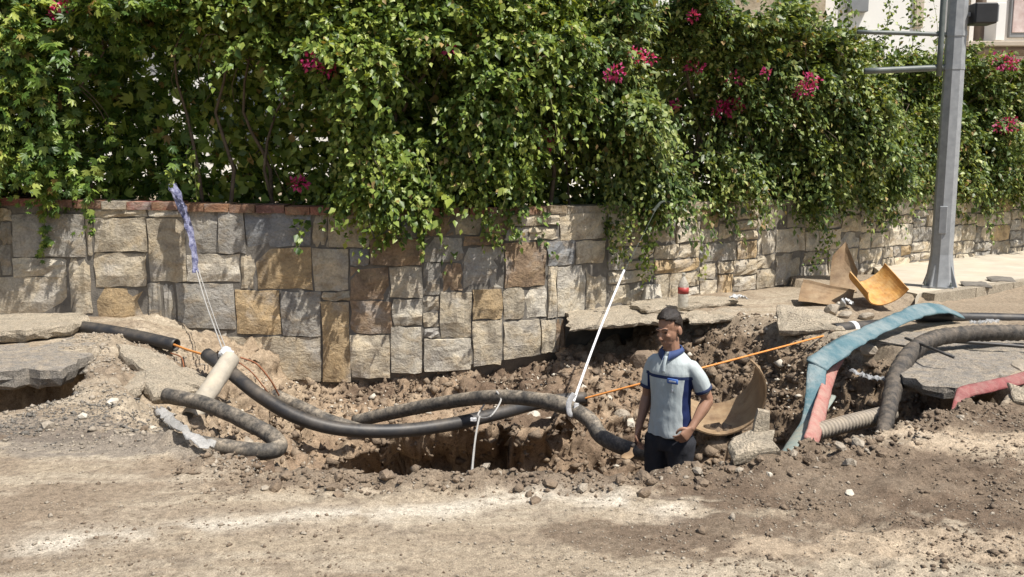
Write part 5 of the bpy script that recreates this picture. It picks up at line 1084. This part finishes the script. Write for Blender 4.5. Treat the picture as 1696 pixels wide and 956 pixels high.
def hand(bm, w, fwd, pal, thumb, curl, ln=.085):
    """w wrist, fwd finger direction, pal palm-facing direction, thumb side direction"""
    fwd = fwd.normalized(); pal = (pal - fwd * pal.dot(fwd)).normalized(); th = (thumb - fwd * thumb.dot(fwd)); th = (th - pal * th.dot(pal)).normalized()
    k = w + fwd * ln
    ring_loft(bm, [(w, .027, .021, th, pal), (w + fwd * ln * .35, .038, .017, th, pal), (w + fwd * ln * .8, .042, .015, th, pal), (k, .040, .012, th, pal)], 14)
    for i, (off, L) in enumerate(((.030, .072), (.010, .080), (-.011, .074), (-.031, .058))):
        a0 = curl * (.5 + .06 * i); p = k + th * off - fwd * .008; d = fwd; pts = [p]
        for s_, f in enumerate((.45, .32, .25)):
            a = curl * (.45 + .55 * (s_ + 1)) * .55 + .03 * i; dd = fwd * math.cos(a) + pal * math.sin(a); p = p + dd * L * f; pts.append(p)
        limb(bm, pts, [.0082, .0078, .0066], 8, 8)
    b = w + fwd * ln * .25 + th * .03
    limb(bm, [b - th * .012, b + th * .018 + fwd * .024 + pal * .008, b + th * .02 + fwd * .052 + pal * .026, b + th * .010 + fwd * .072 + pal * .036], [.013, .0115, .010, .008], 8, 8)
bm = bmesh.new()
hloft(bm, [(0, 0, .84, .125, .082), (0, 0, .93, .12, .078), (0, 0, 1.03, .125, .088), (0, 0, 1.14, .132, .095), (0, 0, 1.25, .145, .10), (0, 0, 1.34, .152, .10), (0, .005, 1.41, .135, .085), (0, .005, 1.45, .10, .07), (0, 0, 1.48, .06, .06)])
limb(bm, [(0, .005, 1.42), (0, -.008, 1.50), (-.003, -.02, 1.565)], [.062, .056, .056])
for sgn in (1, -1):
    limb(bm, [(sgn * .075, 0, .82), (sgn * .098, -.015, .50), (sgn * .105, .015, .09)], [.068, .075, .068, .056, .058, .042, .036], 16, 14)
    limb(bm, [(sgn * .105, .04, .045), (sgn * .11, -.06, .04), (sgn * .115, -.15, .03)], [.036, .042, .036, .03])
for (a, b, c) in ((SL, EL, WLm), (SR, ER, WR)):
    limb(bm, [a.lerp(b, .12), a.lerp(b, .55), b], [.040, .043, .042, .039], 10, 12); limb(bm, [b, b.lerp(c, .4), c], [.041, .042, .036, .028, .025], 10, 12)
hand(bm, WLm, Vector((-.35, -.62, -.62)), Vector((-.75, .15, -.2)), Vector((-.1, -.5, .6)), 1.15)
hand(bm, WR, Vector((-.02, -.12, -1)), Vector((.85, .1, 0)), Vector((.1, -1, 0)), 1.0)
# head: skull, jaw, brow, nose, lips, chin, ears
def hball(c, s): ball(bm, hp(*c), s, HR)
hball((0, .012, .03), (.076, .094, .092)); hball((0, -.02, -.02), (.066, .075, .085)); hball((0, -.04, -.068), (.048, .048, .040)); hball((0, -.066, -.092), (.022, .022, .018))
hball((0, -.082, .022), (.056, .018, .014)); hball((.034, -.07, -.02), (.022, .02, .018)); hball((-.034, -.07, -.02), (.022, .02, .018))
limb(bm, [hp(0, -.09, .016), hp(0, -.104, -.012), hp(0, -.116, -.032)], [.009, .011, .014], 6, 8); hball((0, -.104, -.036), (.019, .012, .009))
hball((0, -.088, -.060), (.024, .013, .007)); hball((0, -.086, -.072), (.021, .013, .008))
for sg_ in (1, -1): hball((sg_ * .078, .018, -.012), (.010, .022, .032))
body = fuse('body', bm, .004, SK, man, 3)
bm = bmesh.new()
hloft(bm, [(0, -.002, .895, .170, .120), (0, -.002, .93, .167, .120), (0, 0, 1.03, .152, .113), (0, 0, 1.14, .147, .112), (0, 0, 1.25, .158, .116), (0, 0, 1.34, .167, .116), (0, .006, 1.41, .158, .102), (0, .006, 1.452, .115, .084), (0, .002, 1.485, .073, .071)])
for (a, b) in ((SL, EL), (SR, ER)): limb(bm, [a + Vector((-.02 if a.x > 0 else .02, 0, -.012)), a.lerp(b, .35), a.lerp(b, .66)], [.056, .060, .061, .062], 10, 16)
def wrinkle(me):
    co = np.empty(len(me.vertices) * 3); me.vertices.foreach_get('co', co); co = co.reshape(-1, 3); no = np.empty(len(me.vertices) * 3, np.float32)
    me.vertices.foreach_get('normal', no); no = no.reshape(-1, 3)
    q = co * np.array([9, 9, 5.]) + np.array([0, 0, 0]) ; q[:, 2] += co[:, 0] * 14; d = (n3(q, 4) - .5) * .030 + (n3(co * 22, 5) - .5) * .008
    d *= .4 + .6 * sstep(1.3, 1.0, co[:, 2]); co = co + no * d[:, None]; me.vertices.foreach_set('co', co.ravel()); me.update()
fuse('shirt', bm, .0065, SHIRT, man, 5, wrinkle)
bm = bmesh.new()
hloft(bm, [(0, 0, .80, .158, .106), (0, 0, .86, .158, .106), (0, 0, .91, .148, .098), (0, 0, .96, .135, .09)])
for sgn in (1, -1): limb(bm, [(sgn * .085, 0, .86), (sgn * .10, -.02, .50), (sgn * .107, .012, .10)], [.106, .098, .084, .074, .076, .068, .066], 16, 16)
def tw_(me):
    co = np.empty(len(me.vertices) * 3); me.vertices.foreach_get('co', co); co = co.reshape(-1, 3); no = np.empty(len(me.vertices) * 3, np.float32); me.vertices.foreach_get('normal', no); no = no.reshape(-1, 3)
    d = (n3(co * np.array([12, 12, 7.]), 6) - .5) * .024 + (n3(co * 26, 7) - .5) * .008; co = co + no * d[:, None]; me.vertices.foreach_set('co', co.ravel()); me.update()
fuse('trousers', bm, .008, TROU, man, 4, tw_)
for sgn in (1, -1):
    bm = bmesh.new(); limb(bm, [(sgn * .105, .06, .055), (sgn * .11, -.06, .05), (sgn * .115, -.17, .042)], [.045, .052, .046, .038]); fuse('shoe', bm, .008, SHOE, man, 3)
def lpart(name, me, mat, sm=True): o = link(name, me, mat, smooth=sm); o.parent = man; return o
# sleeve cuffs
for (a, b) in ((SL, EL), (SR, ER)):
    p0, p1 = a.lerp(b, .66), a.lerp(b, .72); lpart('cuff', tube_mesh('cuff', [p0 - (b - a) * .02, p1], 0.0655, 3, 20), NAVY)
# collar: folded band with two points
def collar():
    V = []; Fs = []; n = 24
    for i in range(n + 1):
        a = math.radians(-78 + 336 * i / n - 180 + 90 + 12 - 90) ; f = i / n
        ang = -math.pi / 2 + math.radians(14) + (2 * math.pi - math.radians(28)) * f; edge = abs(f - .5) * 2
        cx, cy = math.cos(ang), math.sin(ang); drop = .026 + .034 * max(0, (edge - .6) / .4)
        lean = -.018 * (1 - sstep(-1, 1, cy)) 
        for (rr, z) in ((.066, 1.512 - .030 * float(edge) ** 2), (.073, 1.517 - .030 * float(edge) ** 2), (.088 + .012 * edge, 1.517 - .030 * float(edge) ** 2 - drop), (.082 + .012 * edge, 1.515 - .030 * float(edge) ** 2 - drop)):
            V.append((cx * rr, cy * rr * .98 - .004, z))
    for i in range(n):
        for k in range(4): k2 = (k + 1) % 4; Fs.append((i * 4 + k, i * 4 + k2, (i + 1) * 4 + k2, (i + 1) * 4 + k))
    Fs.append((0, 1, 2, 3)); Fs.append((n * 4 + 3, n * 4 + 2, n * 4 + 1, n * 4)); return mesh('collar', V, Fs)
lpart('collar', collar(), simple_mat('collar_cloth', (0.035, 0.06, 0.16), (0.05, 0.08, 0.2), 20, .85, .2, .003, 100))
lpart('placket', tube_mesh('placket', [(0, -.080, 1.455), (0, -.106, 1.405), (0, -.119, 1.35)], .013, 8, 8, flat=.3, up=Vector((0, -1, .3))), simple_mat('placket_cloth', (.42, .48, .5), (.46, .52, .54), 20, .85, 0))
bd = lpart('name_badge', box_mesh('name_badge', (.075, -.1125, 1.298), (.085, .012, .034), .003, None), BADGE); lp = link('white_print', box_mesh('white_print', (.075, -.1192, 1.298), (.055, .002, .009), 0), WHITE); lp.parent = bd
lpart('pocket_mark', box_mesh('pocket_mark', (.075, -.114, 1.235), (.014, .006, .022), .002), WHITE)
# hair
def hair():
    bm = bmesh.new(); bmesh.ops.create_uvsphere(bm, u_segments=40, v_segments=28, radius=1)
    dele = []
    for v in bm.verts:
        d = v.co.copy(); x, y, z = d
        # hairline: high over the face (front is -y), down the sides to the ear, low at the nape
        line = float(np.interp(y, [-1, -.82, -.5, -.15, .15, .5, 1], [.56, .54, .42, .05, -.22, -.55, -.66]))
        if z < line: dele.append(v); continue
        top = max(0, z); thick = 1.03 + .20 * top * (1 - .4 * max(0, y)) + .12 * max(0, -y) * top
        nz = 1 + .11 * (float(n3(np.array([[x * 5, y * 3, z * 5]]), 9)[0]) - .5) + .09 * (float(n3(np.array([[x * 14, y * 4, z * 12]]), 10)[0]) - .5)
        v.co = Vector((x * .078 * (thick * .97), y * .097 * thick, z * .094 * thick)) * nz
    bmesh.ops.delete(bm, geom=dele, context='VERTS')
    bmesh.ops.transform(bm, matrix=Matrix.Translation(hp(0, .012, .03)) @ HR.to_4x4(), verts=bm.verts)
    g = bmesh.ops.solidify(bm, geom=bm.faces[:], thickness=.012); return bm_mesh('hair', bm)
lpart('hair', hair(), HAIR)
for sg_ in (1, -1):
    lpart('eyebrow', tube_mesh('eyebrow', [hp(sg_ * .014, -.099, .030), hp(sg_ * .034, -.095, .036), hp(sg_ * .054, -.080, .030)], .0055, 6, 6, flat=.6), HAIR)
    bm = bmesh.new(); ball(bm, hp(sg_ * .031, -.083, .006), (.012, .008, .006), HR); lpart('eye', bm_mesh('eye', bm), HAIR)
lpart('moustache', tube_mesh('moustache', [hp(-.02, -.096, -.052), hp(0, -.103, -.049), hp(.02, -.096, -.052)], .005, 6, 6, flat=.6), simple_mat('stubble', (.05, .03, .02), (.09, .05, .035), 30, .8, 0))
# small hand tool held in the lowered hand
hq = Vector((-.215, -.085, .80)); Rz = Matrix.Rotation(YAW, 3, 'Z'); hw = Vector((MX, MY, MZ)) + Rz @ hq
tool = empty('trowel', hw, 'small dark hand trowel held in the man\'s lowered hand', 'trowel')
link('handle', tube_mesh('handle', [hw + Rz @ Vector((.0, .05, .02)), hw + Rz @ Vector((0, -.06, .0))], .013, 6, 10), SHOE, tool, smooth=True)
link('blade', tube_mesh('blade', [hw + Rz @ Vector((0, -.05, .0)), hw + Rz @ Vector((.01, -.10, -.04)), hw + Rz @ Vector((.02, -.19, -.05))], lambda f: .01 + .03 * sstep(.2, .5, f) * (1 - .6 * sstep(.75, 1, f)), 12, 10, flat=.2), M['rust'], tool, smooth=True)
